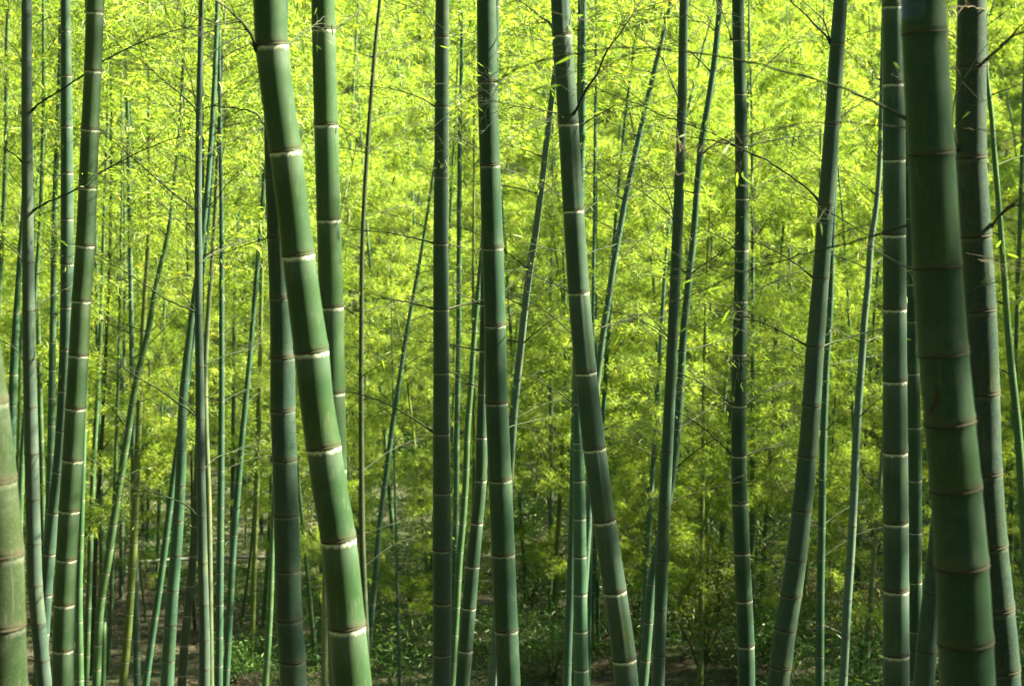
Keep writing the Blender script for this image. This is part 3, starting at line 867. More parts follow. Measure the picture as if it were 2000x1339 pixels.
bamboo('GG', 'teal bamboo with white rings slanting behind the slim grey green stem', 12.5,
       [(18, 1405, 11), (123, 1395, 12), (197, 1384, 12.4), (281, 1370, 13), (351, 1363, 13), (456, 1355, 13.5), (540, 1346, 14), (610, 1339, 14.4), (681, 1333, 15), (751, 1329, 15.4), (821, 1324, 16),
        (905, 1316, 17), (1030, 1294, 18), (1139, 1273, 19), (1213, 1266, 20), (1288, 1260, 20), (1339, 1255, 21)],
       [60, 140, 220, 299, 377, 455, 532, 609, 686, 762, 836, 912, 988, 1064, 1139, 1214, 1288], 'teal', 0.5, 0.1, top=3.6, crown=MID(120, L=1.3, tw=11, lf=9))
bamboo('JJ', 'pale thin bamboo far behind the slim grey green stem', 27.0,
       [(500, 1301, 5), (803, 1289, 6.5), (886, 1278, 7.5), (1097, 1269, 8.5), (1240, 1264, 9)], (520, 36), 'pale', 0.4, 0.1, top=2.8, crown=MID(480))
bamboo('NN0', 'faint pale bamboo deep in the grove left of the leaf tufted stem', 26.0,
       [(298, 1423, 5), (449, 1398, 6), (575, 1371, 7), (631, 1359, 7.5), (900, 1330, 8.5), (1260, 1300, 9)], (310, 37), 'pale', 0.4, 0.1, top=2.8, crown=MID(300))
bamboo('K3', 'bluish far bamboo in the dim gap left of the leaf tufted stem', 25.0,
       [(600, 1388, 6), (904, 1381, 8.5), (1009, 1380, 10), (1150, 1383, 11), (1270, 1385, 11)], (620, 39), 'blue', 0.4, 0.2, top=2.8, crown=MID(560))
bamboo('K4', 'second bluish far bamboo, leaning towards its neighbour in the dim gap', 28.0,
       [(560, 1432, 5), (904, 1405, 7), (1044, 1392, 8), (1240, 1374, 9)], (570, 35), 'blue', 0.4, 0.2, top=2.8, crown=MID(560))
bamboo('MM', 'mottled dark bamboo rising behind the long dusty leaning stem', 15.0,
       [(0, 1648, 8), (300, 1632, 10), (453, 1626, 11.5), (610, 1621, 12), (716, 1614, 12.5), (786, 1611, 13), (905, 1607, 14), (1027, 1605, 15), (1150, 1602.6, 15.5), (1339, 1601, 17)],
       (20, 63), 'deep', 0.35, 0.5, top=3.4, crown=MID(330))
bamboo('NN', 'very thin pale sunlit bamboo right of the mottled dark one at lower right', 24.0,
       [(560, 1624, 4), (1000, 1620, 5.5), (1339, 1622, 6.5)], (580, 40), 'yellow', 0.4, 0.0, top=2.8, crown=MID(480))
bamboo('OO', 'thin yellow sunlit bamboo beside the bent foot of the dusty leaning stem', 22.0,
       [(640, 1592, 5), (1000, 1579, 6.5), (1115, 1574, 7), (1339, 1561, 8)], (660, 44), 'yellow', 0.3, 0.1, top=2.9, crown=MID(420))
bamboo('PP', 'slender blue green bamboo slanting right with faint rings, left of the straight pale stem', 14.0,
       [(218, 1721, 9), (316, 1718, 10), (421, 1709, 11), (453, 1703.6, 12), (558, 1695, 13), (628, 1688, 13.5), (698, 1683.5, 14), (768, 1678, 15), (856, 1672.5, 15.6), (992, 1666.5, 16), (1080, 1661.5, 16.5),
        (1185, 1654.5, 17), (1290, 1649, 17), (1339, 1646, 17.5)], (235, 72), 'blue', 0.05, 0.1, top=3.4, crown=MID(350, L=1.3))
bamboo('UU', 'slender green bamboo leaning left along the right edge with thin branches', 14.0,
       [(40, 1924, 8), (165, 1929, 9), (210, 1935, 9.5), (298, 1942, 10), (368, 1948, 11), (470, 1956, 11.5), (540, 1961.6, 12.5), (610, 1966, 13), (681, 1972, 14), (751, 1979, 15), (839, 1988, 16), (974, 1997, 17),
        (1339, 2020, 19)], (50, 68), 'green', 0.2, 0.15, top=3.4, crown=MID(120, L=1.4, tw=12, lf=10))
bamboo('UU2', 'far thin bamboo in the narrow gap at the right edge', 21.0,
       [(0, 2006, 8), (500, 1990, 9), (900, 1978, 10), (1339, 1968, 11)], (20, 45), 'green', 0.4, 0.2, top=3.0, crown=MID(200))

print('traced', len(PLANTS))

# ------------------------------------------------------------------ traced branches of the near stems
def branch(key, px, r0=0.006, depth=(0.0, 0.0), dry=False, twigs=7, leaf=4, tl=0.3, start=0.35):
    leaf = (leaf + 1) // 2
    P = PLANTS[key]
    d, base, rng = P['d'], P['base'], P['rng']
    r0 = r0 * (0.62 if d < 8 else 0.78)
    twigs = int(twigs * 1.6)
    k = len(px)
    ctrl = []
    for i, (x, y) in enumerate(px):
        t = i / (k - 1)
        ctrl.append(at(x, y, d + depth[0] * t + depth[1] * t * t))
    ctrl = np.array(ctrl)
    s = np.concatenate([[0], np.cumsum(np.linalg.norm(np.diff(ctrl, axis=0), axis=1))])
    n = max(10, int(s[-1] / 0.035))
    u = np.linspace(0, s[-1], n)
    C = np.stack([hermite(s, ctrl[:, i])(u) for i in range(3)], 1)
    C[2:-1] += rng.normal(size=(n - 3, 3)) * 0.0016
    rr = r0 * (1 - 0.66 * (u / s[-1]))
    rr[::4] *= 1.28                                     # small joints
    rr[:2] *= 1.25
    tw = Soup()
    tw.add(*tubes(C[None], rr[None], 6))
    lv = Soup()
    if twigs:
        idx = rng.integers(int(n * start), n, twigs)
        idx[-1] = n - 1
        for j, i in enumerate(idx):
            i2 = min(i, n - 2)
            T = norm(C[i2 + 1] - C[i2])
            sd = np.array([0, 1.0, 0]) * rng.normal() * 0.5 + np.array([-T[2], 0, T[0]]) * (1 if j % 2 else -1) * rng.uniform(0.3, 0.9)
            D = norm(T + sd + np.array([0, 0, rng.uniform(-0.2, 0.2)]))
            ln = tl * rng.uniform(0.5, 1.2)
            st = np.linspace(0, 1, 6)[:, None]
            TP = C[i] + D * ln * st - np.array([0, 0, 1.0]) * ln * st ** 2 * rng.uniform(0.05, 0.4)
            tw.add(*tubes(TP[None], (np.linspace(1, 0.35, 6) * min(0.0022, r0 * 0.4))[None], 4))
            # finer spikelets
            m = 4
            q = rng.uniform(0.35, 1, m)
            SB = C[i] + D * ln * q[:, None]
            SB[:, 2] = np.interp(q, st[:, 0], TP[:, 2])
            SD = norm(D + rng.normal(size=(m, 3)) * 0.6)
            s3 = np.linspace(0, 1, 3)[None, :, None]
            sl = rng.uniform(0.04, 0.11, m)
            SP = SB[:, None] + SD[:, None] * sl[:, None, None] * s3
            tw.add(*tubes(SP, np.tile([0.0009, 0.0007, 0.0004], (m, 1)), 3))
            if leaf:
                q = rng.integers(0, m, leaf)
                LP = SP[q, -1] + rng.normal(size=(leaf, 3)) * 0.004
                LD = norm(SD[q] + rng.normal(size=(leaf, 3)) * 0.5 - np.array([0, 0, 0.35]))
                L_ = rng.uniform(0.028, 0.055, leaf)
                lv.add(*leaves(LP, LD, L_, L_ * 0.14, rng, rich=True, rnd=np.clip(rng.beta(2.2, 3.6, leaf), 0, 0.75) * 0.5))
    tw.v = [v - base for v in tw.v]
    o = link('branch', tw.mesh('branch', M_DRY if dry else M_BRANCH, True), P['root'])
    if lv.n:
        lv.v = [v - base for v in lv.v]
        link('foliage', lv.mesh('foliage', M_LEAF), o, kind='stuff')


branch('SS', [(1772, 233), (1730, 211), (1690, 192), (1640, 170), (1560, 147), (1480, 125), (1420, 114), (1345, 102), (1300, 96), (1250, 92), (1190, 94), (1130, 103), (1060, 120), (975, 137)], 0.0052, (0.5, 0.4), twigs=9, leaf=3, start=0.45)
branch('SS', [(1790, 436), (1779, 438), (1720, 456), (1677, 470), (1593, 489), (1545, 503), (1458, 530), (1391, 558), (1321, 588)], 0.0046, (0.3, 0.6), twigs=7, leaf=3, start=0.35)
branch('SS', [(1785, 250), (1740, 247), (1660, 240), (1580, 241), (1500, 255), (1440, 270), (1380, 292)], 0.003, (0.5, 0.2), dry=True, twigs=8, leaf=3)
branch('SS', [(1795, 525), (1775, 522), (1740, 505), (1700, 480), (1660, 450), (1625, 432)], 0.0035, (0.4, 0.2), twigs=4, leaf=2)
branch('LL', [(1600, 394), (1585, 375), (1555, 352), (1500, 315), (1450, 292), (1400, 265), (1340, 241), (1292, 225), (1250, 205), (1200, 187), (1140, 162)], 0.0068, (0.3, 0.5), twigs=9, leaf=4)
branch('LL', [(1622, 86), (1614, 70), (1595, 52), (1570, 25), (1545, 2), (1520, -25)], 0.008, (0.2, 0), twigs=3, leaf=4)
branch('LL', [(1621, 82), (1615, 55), (1600, 30), (1570, 3), (1550, -20)], 0.005, (-0.3, 0), twigs=3, leaf=4)
branch('LL', [(1641, 240), (1652, 222), (1680, 203), (1720, 183)], 0.006, (0.4, 0), twigs=3, leaf=4)
branch('LL', [(1600, 400), (1570, 385), (1530, 372), (1480, 366)], 0.003, (0.4, 0), twigs=4, leaf=4)
branch('LL', [(1597, 402), (1640, 425), (1680, 450), (1720, 480), (1760, 512)], 0.004, (-0.6, -0.4), twigs=4, leaf=3)
branch('BB', [(1112, 240), (1122, 218), (1140, 185), (1169, 138), (1190, 93), (1222, 50), (1240, 22), (1258, -5)], 0.0095, (-0.3, 0.3), twigs=4, leaf=4, start=0.6)
branch('BB', [(1108, 238), (1092, 224), (1070, 217), (1032, 212), (985, 202), (930, 190)], 0.0055, (-0.4, 0), twigs=7, leaf=4)
branch('BB', [(1080, 55), (1068, 40), (1050, 28), (1030, 12), (1010, -4)], 0.0075, (0.3, 0), twigs=2, leaf=4)
branch('BB', [(1110, 570), (1095, 560), (1060, 545), (1020, 520), (975, 500)], 0.004, (0.8, 0), twigs=5, leaf=4)
branch('R', [(506, 105), (497, 90), (493, 72), (485, 58), (468, 38), (440, 15), (412, -4)], 0.0095, (-0.2, 0), twigs=4, leaf=4)
branch('R', [(560, 92), (572, 80), (600, 58), (640, 30)], 0.005, (0.6, 0.5), twigs=3, leaf=5)
branch('Q', [(518, 245), (512, 238), (500, 221), (470, 212), (421, 208), (397, 212), (360, 222)], 0.0075, (0.4, 0.5), twigs=6, leaf=4)
branch('Q', [(524, 463), (500, 472), (460, 486), (420, 500)], 0.0045, (0.6, 0), twigs=5, leaf=4)
branch('S', [(653, 57), (665, 50), (690, 30), (720, 5), (740, -10)], 0.006, (0.5, 0), twigs=3, leaf=5)
branch('S', [(660, 243), (668, 250), (690, 268), (720, 290)], 0.004, (0.4, 0), twigs=4, leaf=5)
branch('S', [(668, 598), (690, 612), (712, 630)], 0.0035, (0.5, 0), twigs=3, leaf=4)
branch('B', [(62, 216), (80, 200), (105, 184), (161, 148), (200, 120), (246, 96), (302, 72), (386, 50), (450, 42)], 0.0085, (-0.5, 0.3), twigs=10, leaf=5)
branch('B', [(65, 411), (80, 402), (105, 390), (144, 372), (190, 340), (253, 306), (316, 278), (379, 260)], 0.0085, (-0.5, 0.2), twigs=9, leaf=5)
branch('B', [(68, 605), (88, 587), (112, 572), (140, 561), (180, 556)], 0.007, (0.3, 0.2), twigs=5, leaf=3)
branch('B', [(46, 704), (40, 694), (25, 678), (0, 664), (-30, 655)], 0.006, (0.2, 0.2), twigs=3, leaf=4)
branch('B', [(44, 512), (38, 500), (25, 486), (0, 472), (-30, 462)], 0.006, (0.2, 0.2), twigs=3, leaf=4)
branch('B', [(43, 318), (36, 308), (20, 296), (0, 285), (-30, 275)], 0.006, (-0.2, 0.2), twigs=3, leaf=4)
branch('B', [(43, 122), (36, 105), (20, 85), (0, 68)], 0.006, (0.2, 0.2), twigs=3, leaf=5)
branch('J', [(385, 222), (379, 211), (360, 190), (337, 172), (298, 138), (263, 109), (230, 88)], 0.0068, (0.3, 0), twigs=7, leaf=6)
branch('J', [(383, 413), (378, 406), (350, 386), (316, 358), (256, 306), (197, 256), (165, 235)], 0.0072, (0.4, 0), twigs=8, leaf=5)
branch('J', [(384, 412), (380, 385), (370, 345), (352, 300), (330, 270)], 0.0045, (-0.3, 0), twigs=6, leaf=6)
branch('J', [(385, 221), (380, 190), (372, 155), (352, 105), (335, 62)], 0.0045, (-0.3, 0), twigs=6, leaf=6)
branch('J', [(396, 126), (402, 118), (421, 98), (449, 81), (481, 63), (510, 52)], 0.0065, (0.4, 0), twigs=5, leaf=6)
branch('J', [(395, 314), (402, 305), (421, 290), (470, 267), (515, 250)], 0.006, (0.4, 0), twigs=6, leaf=6)
branch('J', [(384, 612), (376, 606), (330, 587), (267, 545), (197, 502), (165, 488)], 0.007, (0.4, 0.2), twigs=8, leaf=5)
branch('J', [(384, 610), (375, 595), (352, 570), (322, 545), (298, 530)], 0.0045, (-0.3, 0), twigs=5, leaf=4)
branch('J', [(386, 815), (378, 808), (323, 769), (270, 737), (225, 709), (175, 691)], 0.007, (0.4, 0.2), twigs=8, leaf=5)
branch('J', [(386, 813), (372, 795), (345, 768), (312, 742), (285, 725)], 0.0045, (-0.3, 0), twigs=5, leaf=4)
branch('J', [(396, 512), (404, 502), (432, 488), (470, 474), (519, 461)], 0.0065, (0.4, 0.2), twigs=6, leaf=6)
branch('J', [(398, 716), (404, 711), (435, 696), (467, 686), (526, 661)], 0.0065, (0.4, 0.2), twigs=6, leaf=5)
branch('J', [(388, 1010), (372, 992), (340, 975), (300, 962), (262, 955), (230, 940)], 0.006, (0.5, 0.2), twigs=9, leaf=7)
branch('J', [(400, 914), (420, 895), (460, 880), (510, 860)], 0.005, (0.5, 0.2), twigs=6, leaf=5)
branch('TT', [(1927, 117), (1935, 108), (1962, 84), (1985, 60), (2005, 42), (2040, 12)], 0.0062, (-0.3, 0), dry=True, twigs=2, leaf=2)
branch('TT', [(1955, 90), (1972, 76), (2000, 63), (2040, 50)], 0.006, (-0.2, 0), twigs=2, leaf=2, dry=True)
branch('TT', [(1937, 442), (1945, 430), (1965, 409), (1985, 392), (2003, 374), (2040, 345)], 0.0062, (-0.3, 0), dry=True, twigs=2, leaf=2)
branch('TT', [(1955, 418), (1972, 406), (2003, 397), (2040, 392)], 0.006, (-0.2, 0), twigs=2, leaf=2, dry=True)
branch('TT', [(1868, 300), (1866, 270), (1860, 235), (1862, 205), (1868, 180)], 0.006, (-0.25, 0), twigs=2, leaf=2)
branch('TT', [(1872, 250), (1905, 253), (1950, 258), (2000, 266), (2040, 275)], 0.003, (-0.5, 0), dry=True, twigs=4, leaf=1)
branch('TT', [(1876, 492), (1915, 500), (1960, 510), (2005, 520)], 0.0028, (-0.5, 0), dry=True, twigs=4, leaf=1)
branch('TT', [(1886, 575), (1910, 560), (1950, 550), (2005, 540)], 0.003, (-0.5, 0), twigs=3, leaf=1)
branch('TT', [(1926, 20), (1890, 12), (1850, 18)], 0.003, (-0.6, 0), dry=True, twigs=3, leaf=1)
branch('FF', [(1312, 985), (1318, 978), (1346, 966), (1398, 951), (1430, 943), (1486, 943), (1530, 950)], 0.004, (0.2, 0.1), dry=True, twigs=7, leaf=4)
branch('FF', [(1315, 430), (1308, 420), (1280, 395), (1235, 362), (1185, 340), (1140, 335)], 0.005, (0.5, 0), twigs=7, leaf=4)
branch('FF', [(1316, 428), (1312, 400), (1290, 350), (1262, 318), (1230, 298)], 0.005, (0.3, 0), twigs=6, leaf=4)
branch('FF', [(1304, 658), (1296, 650), (1265, 632), (1220, 614), (1170, 602)], 0.0045, (0.5, 0), twigs=6, leaf=4)
branch('FF', [(1304, 657), (1290, 640), (1260, 610), (1225, 585)], 0.0035, (0.3, 0), twigs=5, leaf=4)
branch('FF', [(1294, 884), (1285, 872), (1250, 860), (1210, 852)], 0.004, (0.5, 0), twigs=6, leaf=4)
branch('FF', [(1327, 196), (1316, 170), (1290, 110), (1250, 75), (1210, 45)], 0.0055, (0.4, 0), twigs=7, leaf=5)
branch('FF', [(1345, 80), (1358, 62), (1390, 35), (1430, 12)], 0.005, (0.4, 0), twigs=5, leaf=5)
branch('KK', [(1428, 78), (1422, 55), (1412, 25), (1395, -10)], 0.006, (0.3, 0), twigs=4, leaf=6)
branch('KK', [(1462, 182), (1475, 155), (1510, 115), (1560, 78), (1600, 55)], 0.0055, (0.4, 0), twigs=7, leaf=6)
branch('KK', [(1464, 387), (1480, 365), (1520, 345), (1560, 335)], 0.005, (0.4, 0), twigs=6, leaf=6)
branch('KK', [(1462, 585), (1475, 570), (1520, 545), (1560, 530), (1590, 520)], 0.005, (0.4, 0), twigs=7, leaf=6)
branch('KK', [(1434, 486), (1420, 470), (1390, 455), (1355, 445)], 0.005, (0.3, 0), twigs=6, leaf=6)
branch('KK', [(1445, 692), (1440, 702), (1470, 706), (1520, 702), (1560, 700), (1590, 712)], 0.0035, (-0.3, 0), twigs=10, leaf=7, start=0.05, tl=0.22)
branch('KK', [(1445, 692), (1452, 720), (1500, 725), (1545, 745), (1570, 770)], 0.0035, (-0.3, 0), twigs=9, leaf=6, start=0.05, tl=0.22)
branch('KK', [(1440, 692), (1432, 710), (1400, 735), (1360, 745), (1330, 752)], 0.0035, (-0.3, 0), twigs=8, leaf=6, start=0.1, tl=0.22)
branch('V', [(851, 70), (845, 50), (828, 25), (800, 0)], 0.0055, (0.3, 0), twigs=4, leaf=6)
branch('V', [(877, 75), (890, 68), (930, 85), (985, 110)], 0.0045, (0.6, 0), twigs=6, leaf=6)
branch('V', [(877, 208), (890, 195), (935, 188)], 0.0045, (0.6, 0), twigs=5, leaf=5)
branch('V', [(849, 208), (820, 190), (770, 175), (720, 168)], 0.0045, (0.5, 0), twigs=7, leaf=5)
branch('V', [(850, 345), (870, 330), (862, 318), (880, 300)], 0.003, (-0.2, 0), twigs=5, leaf=4, start=0.1, tl=0.18)
branch('V', [(878, 477), (900, 482), (935, 490)], 0.004, (0.6, 0), twigs=4, leaf=4)
branch('V', [(878, 726), (900, 730), (940, 740)], 0.004, (0.6, 0), twigs=4, leaf=4)
branch('Z', [(976, 324), (990, 330), (1040, 352), (1085, 380)], 0.004, (0.8, 0), twigs=5, leaf=4)
branch('Z', [(975, 162), (1000, 150), (1045, 142), (1080, 140)], 0.004, (0.8, 0), twigs=5, leaf=4)
branch('D', [(192, 252), (205, 258), (240, 285), (275, 315)], 0.004, (0.5, 0), twigs=4, leaf=4)
branch('D', [(160, 366), (150, 372), (175, 350), (185, 340)], 0.0025, (-0.2, 0), twigs=4, leaf=4, tl=0.12)

def cols_of(key):
    p = PLANTS[key]['pts']
    return lambda y: float(np.interp(y, [q[0] for q in p], [q[1] for q in p])), lambda y: float(np.interp(y, [q[0] for q in p], [q[2] for q in p]))


def auto_branches(key, rows, reach, rng, leaf=3):
    fc, fw = cols_of(key)
    d = PLANTS[key]['d']
    for i, y in enumerate(rows):
        for sd in ((-1, 1) if rng.uniform() < 0.55 else (1 if i % 2 else -1,)):
            x0 = fc(y) + sd * fw(y) * 0.42
            R_ = reach * rng.uniform(0.6, 1.15)
            rise = R_ * rng.uniform(0.15, 0.85)
            t = np.linspace(0, 1, 6)
            xs = x0 + sd * R_ * t
            ys = y - rise * (t - 0.38 * t ** 2.2) * 1.3
            dz = rng.uniform(0.15, 0.7) * (1 if rng.uniform() < 0.8 else -1)
            branch(key, list(zip(xs, ys)), 0.0062 * min(1.0, 0.6 + d / 25), (dz, 0.2), twigs=6, leaf=leaf, tl=0.34, start=0.3)


brng = np.random.default_rng(77)
auto_branches('AA', [306, 378, 523, 596, 668, 816], 150, brng)
auto_branches('HH', [142, 204, 266, 390, 452, 514, 638], 140, brng)
auto_branches('GG', [140, 299, 377, 532, 686, 836, 912], 130, brng)
auto_branches('CC', [240, 415, 500, 656, 787, 863], 150, brng)
auto_branches('T', [112, 236, 298, 422, 484, 608, 732, 918, 1042, 1104], 140, brng)
auto_branches('UU', [186, 322, 458, 594, 730, 866], 150, brng)
auto_branches('MM', [335, 461, 587, 713, 839, 1022, 1085], 120, brng)
auto_branches('PP', [379, 523, 667, 811], 120, brng)
auto_branches('V', [475, 603, 845], 160, brng)
auto_branches('KK', [285, 790, 888], 150, brng)
auto_branches('LL', [543, 676], 170, brng)
auto_branches('U', [442, 534, 626, 718, 810, 948, 1040], 100, brng)
auto_branches('K', [252, 384, 517, 650, 782, 918], 110, brng)
auto_branches('I3', [459, 553, 647, 788, 929], 110, brng)
auto_branches('E', [236, 344, 452, 560, 722], 110, brng)
auto_branches('X', [428, 536, 644, 752], 120, brng)
auto_branches('Y', [300, 595, 684, 853], 140, brng)
auto_branches('L', [524, 680, 784, 888, 992], 110, brng)
auto_branches('EE', [600, 720, 840, 960], 100, brng)

# rusty stain on the thickest stem
P = PLANTS['SS']
sv, sf = [], []
rows = np.linspace(742, 815, 12)
for i, y in enumerate(rows):
    t = i / 11
    cx = 1829 + 5 * math.sin(t * 5) - 4 * t
    hw = (0.6 + 3.6 * math.sin(t * math.pi) ** 0.7) * (0.55 + 0.45 * t)
    zc = at(1848, y, 3.7)[2]
    c = P['axis'](zc); r = float(P['rad'](zc)) * 1.012
    for kx in range(5):
        x = at(cx + (kx - 2) / 2 * hw, y, 3.65)[0] - c[0]
        x = max(-r * 0.98, min(r * 0.98, x))
        sv.append([c[0] + x, c[1] - math.sqrt(r * r - x * x), zc])
for i in range(11):
    for k in range(4):
        sf.append([i * 5 + k, i * 5 + k + 1, i * 5 + k + 6, i * 5 + k + 5])
link('rusty_stain', mesh_np('rusty_stain', np.array(sv) - P['base'], np.array(sf), M_RUST, smooth=True), P['root'])

# ------------------------------------------------------------------ the grove behind: copies of a few crowns
PROTO, WHOLE = [], []


def tri(q):
    return np.concatenate([q[:, [0, 1, 2]], q[:, [0, 2, 3]]])


for i in range(7):
    rng = np.random.default_rng(300 + i)
    H = [9.0, 10.5, 8.0, 11.0, 8.5, 9.8, 7.2][i]
    lean = rng.uniform(-0.10, 0.10, 2)
    crook = rng.uniform(0.004, 0.010)

    def axis(z, lean=lean, crook=crook, H=H):
        u = max(0.0, z - H * 0.55)
        return np.array([lean[0] * z + crook * u * u * 4 * (1 if lean[0] > 0 else -1), lean[1] * z, z])

    def rad(z, H=H):
        return 0.040 * (1 - 0.85 * np.clip(np.asarray(z, float) / H, 0, 1)) + 0.004
    nodes, z, st = [], 0.1, 0.14
    while z < H - 0.2:
        nodes.append(z)
        st = min(0.30, st + 0.02)
        z += st
    V, Q, A = culm_mesh(axis, rad, nodes, -0.15, H, 9)
    me = mesh_np('culm', V, Q, M_CULM, A, True)
    tw, lv = make_crown(axis, rad, [n for n in nodes if n > [1.2, 1.8, 0.9, 2.2, 1.4, 2.0, 0.8][i]], 1.75, rng, 24, 36, (1, 2), up=0.9, size=0.84)
    PROTO.append((me, tw.mesh('twigs', M_BRANCH), lv.mesh('foliage', M_LEAF)))
    WHOLE.append(((V, tri(Q), A), (np.concatenate(tw.v), tri(np.concatenate(tw.f))), (np.concatenate(lv.v), np.concatenate(lv.f), np.concatenate(lv.r))))

TINTS = ['teal', 'green', 'pale', 'grey', 'green', 'deep', 'yellow']
proto_roots = []


def proto_plant(i, label, group):
    root = bpy.data.objects.new('bamboo', None)
    root.empty_display_size = 0.2
    COL.objects.link(root)
    tag(root, label, 'bamboo', group)
    c = link('culm', PROTO[i][0], root)
    c['tint'] = [0.85 * v for v in TINT[TINTS[i]]]  # far stems lighter than near ones, their lit look put into the tint
    c['wax'] = 0.6
    c['age'] = 0.2
    link('twigs', PROTO[i][1], root, kind='stuff')
    link('foliage', PROTO[i][2], root, kind='stuff')
    return root


FAR_LABEL = 'slender bamboo with feathery yellow green leaves deep in the far grove'
FAR_GROUP = 'slender bamboos of the far grove'
firsts = {}


def put_far(i, x, y, rz, s, label=FAR_LABEL, group=FAR_GROUP):
    if i not in firsts:
        r = firsts[i] = proto_plant(i, label, group)
    else:
        src = firsts[i]
        r = src.copy()
        COL.objects.link(r)
        for ch in src.children:
            c = ch.copy()
            COL.objects.link(c)
            c.parent = r
        r['label'], r['group'] = label, group
    r.location = (x, y, ground(x, y) - 0.05)
    r.rotation_euler = (0, 0, rz)
    r.scale = (s, s, s)
    return r


rng = np.random.default_rng(11)
placed = []
tries = 0
while len(placed) < 205 and tries < 20000:
    tries += 1
    y = 19.0 + 22.0 * rng.uniform()
    x = rng.uniform(-1, 1) * (0.335 * y + 1.5)
    # the open patch of brown litter at the lower left stays clear
    if y < 27 and -6.0 < x < -0.8 and rng.uniform() < 0.45:
        continue
    if any((x - a_) ** 2 + (y - b_) ** 2 < 0.7 for a_, b_ in placed):
        continue
    placed.append((x, y))
    put_far(int(rng.integers(0, 7)), x, y, rng.uniform(0, 6.28), rng.uniform(0.42, 0.65) if y < 34 and rng.uniform() < 0.40 else rng.uniform(0.72, 1.0))
hill = []                                                    # the slope behind: too many to count
for _ in range(9000):
    y = rng.uniform(41.0, 84.0)
    x = rng.uniform(-1, 1) * (0.36 * y + 5)
    if all((x - a_) ** 2 + (y - b_) ** 2 > 2.2 for a_, b_ in hill):
        hill.append((x, y))
    if len(hill) > 620:
        break

# the same grove goes on beside and behind the view: it dapples the sun and closes off the sky
beside = [(5.4, 3.2), (7.2, 6.8), (6.0, 1.2), (8.6, 9.0), (9.0, 14.0), (6.6, 10.2)]
n_fixed = len(beside)
for _ in range(14000):
    x, y = rng.uniform(-26, 30), rng.uniform(-17, 46)
    edge = 0.33 * max(0.0, y) + 2.2
    if abs(x) < edge and y > -2.5:
        continue
    if 0 < x < 9.5 and -3 < y < 17:                               # the lane the sun comes in by stays thin
        continue
    if any((x - a_) ** 2 + (y - b_) ** 2 < 2.6 for a_, b_ in beside):
        continue
    beside.append((x, y))
kinds = bpy.data.collections.new('grove_kinds')
for (cv, cf, ca), (tv, tf), (lv_, lf_, lr) in WHOLE:
    nv = (len(cv), len(tv), len(lv_))
    zero = lambda k, v, fill=0.0: np.concatenate([np.full(sum(nv[:k]), fill), v, np.full(sum(nv[k + 1:]), fill)])
    at_ = {'rnd': zero(2, lr), 'below': zero(0, ca['below'], 1.0), 'above': zero(0, ca['above'], 1.0), 'segment': zero(0, ca['segment'])}
    me = mesh_np('grove_bamboo', np.concatenate([cv, tv, lv_]), np.concatenate([cf, tf + nv[0], lf_ + nv[0] + nv[1]]), M_CULM, at_)
    me.materials.append(M_BRANCH)
    me.materials.append(M_LEAF)
    me.polygons.foreach_set('material_index', np.repeat([0, 1, 2], [len(cf), len(tf), len(lf_)]).astype(np.int32))
    o = bpy.data.objects.new('grove_bamboo', me)
    o['tint'], o['wax'], o['age'] = [0.030, 0.070, 0.035], 0.5, 0.2
    kinds.objects.link(o)
def mass(name, label, pts, lo, hi):
    n_ = len(pts)
    pm = mesh_np(name, np.array([[x, y, ground(x, y) - 0.05] for x, y in pts]), np.array([[0, 1, 2]]), M_LEAF,
                 {'turn': rng.uniform(0, 6.28, n_), 'size': rng.uniform(lo, hi, n_), 'pick': rng.integers(0, 7, n_)})
    o_ = link(name, pm, kind='stuff')
    o_['tint'], o_['wax'], o_['age'] = [0.030, 0.070, 0.035], 0.5, 0.2
    tag(o_, label, 'bamboo grove')
    o_.modifiers.new('grove', 'NODES').node_group = gt


gt = bpy.data.node_groups.new('grove', 'GeometryNodeTree')
gt.interface.new_socket('Geometry', in_out='INPUT', socket_type='NodeSocketGeometry')
gt.interface.new_socket('Geometry', in_out='OUTPUT', socket_type='NodeSocketGeometry')
gi, go = gt.nodes.new('NodeGroupInput'), gt.nodes.new('NodeGroupOutput')
iop = gt.nodes.new('GeometryNodeInstanceOnPoints')
ci = gt.nodes.new('GeometryNodeCollectionInfo')
ci.inputs[0].default_value = kinds
ci.inputs['Separate Children'].default_value = True
ci.inputs['Reset Children'].default_value = True


def named(n, t='FLOAT'):
    a_ = gt.nodes.new('GeometryNodeInputNamedAttribute')
    a_.data_type = t
    a_.inputs['Name'].default_value = n
    return a_.outputs['Attribute']


cx_ = gt.nodes.new('ShaderNodeCombineXYZ')
gt.links.new(named('turn'), cx_.inputs[2])
gt.links.new(gi.outputs[0], iop.inputs['Points'])
gt.links.new(ci.outputs[0], iop.inputs['Instance'])
iop.inputs['Pick Instance'].default_value = True
gt.links.new(named('pick'), iop.inputs['Instance Index'])
gt.links.new(cx_.outputs[0], iop.inputs['Rotation'])
gt.links.new(named('size'), iop.inputs['Scale'])
gt.links.new(iop.outputs[0], go.inputs[0])
mass('surrounding_grove', 'leafy bamboo grove going on beside and behind the view', beside, 1.05, 1.35)
mass('hillside_grove', 'bright sunlit bamboo foliage covering the slope far behind the stems', hill, 0.85, 1.15)

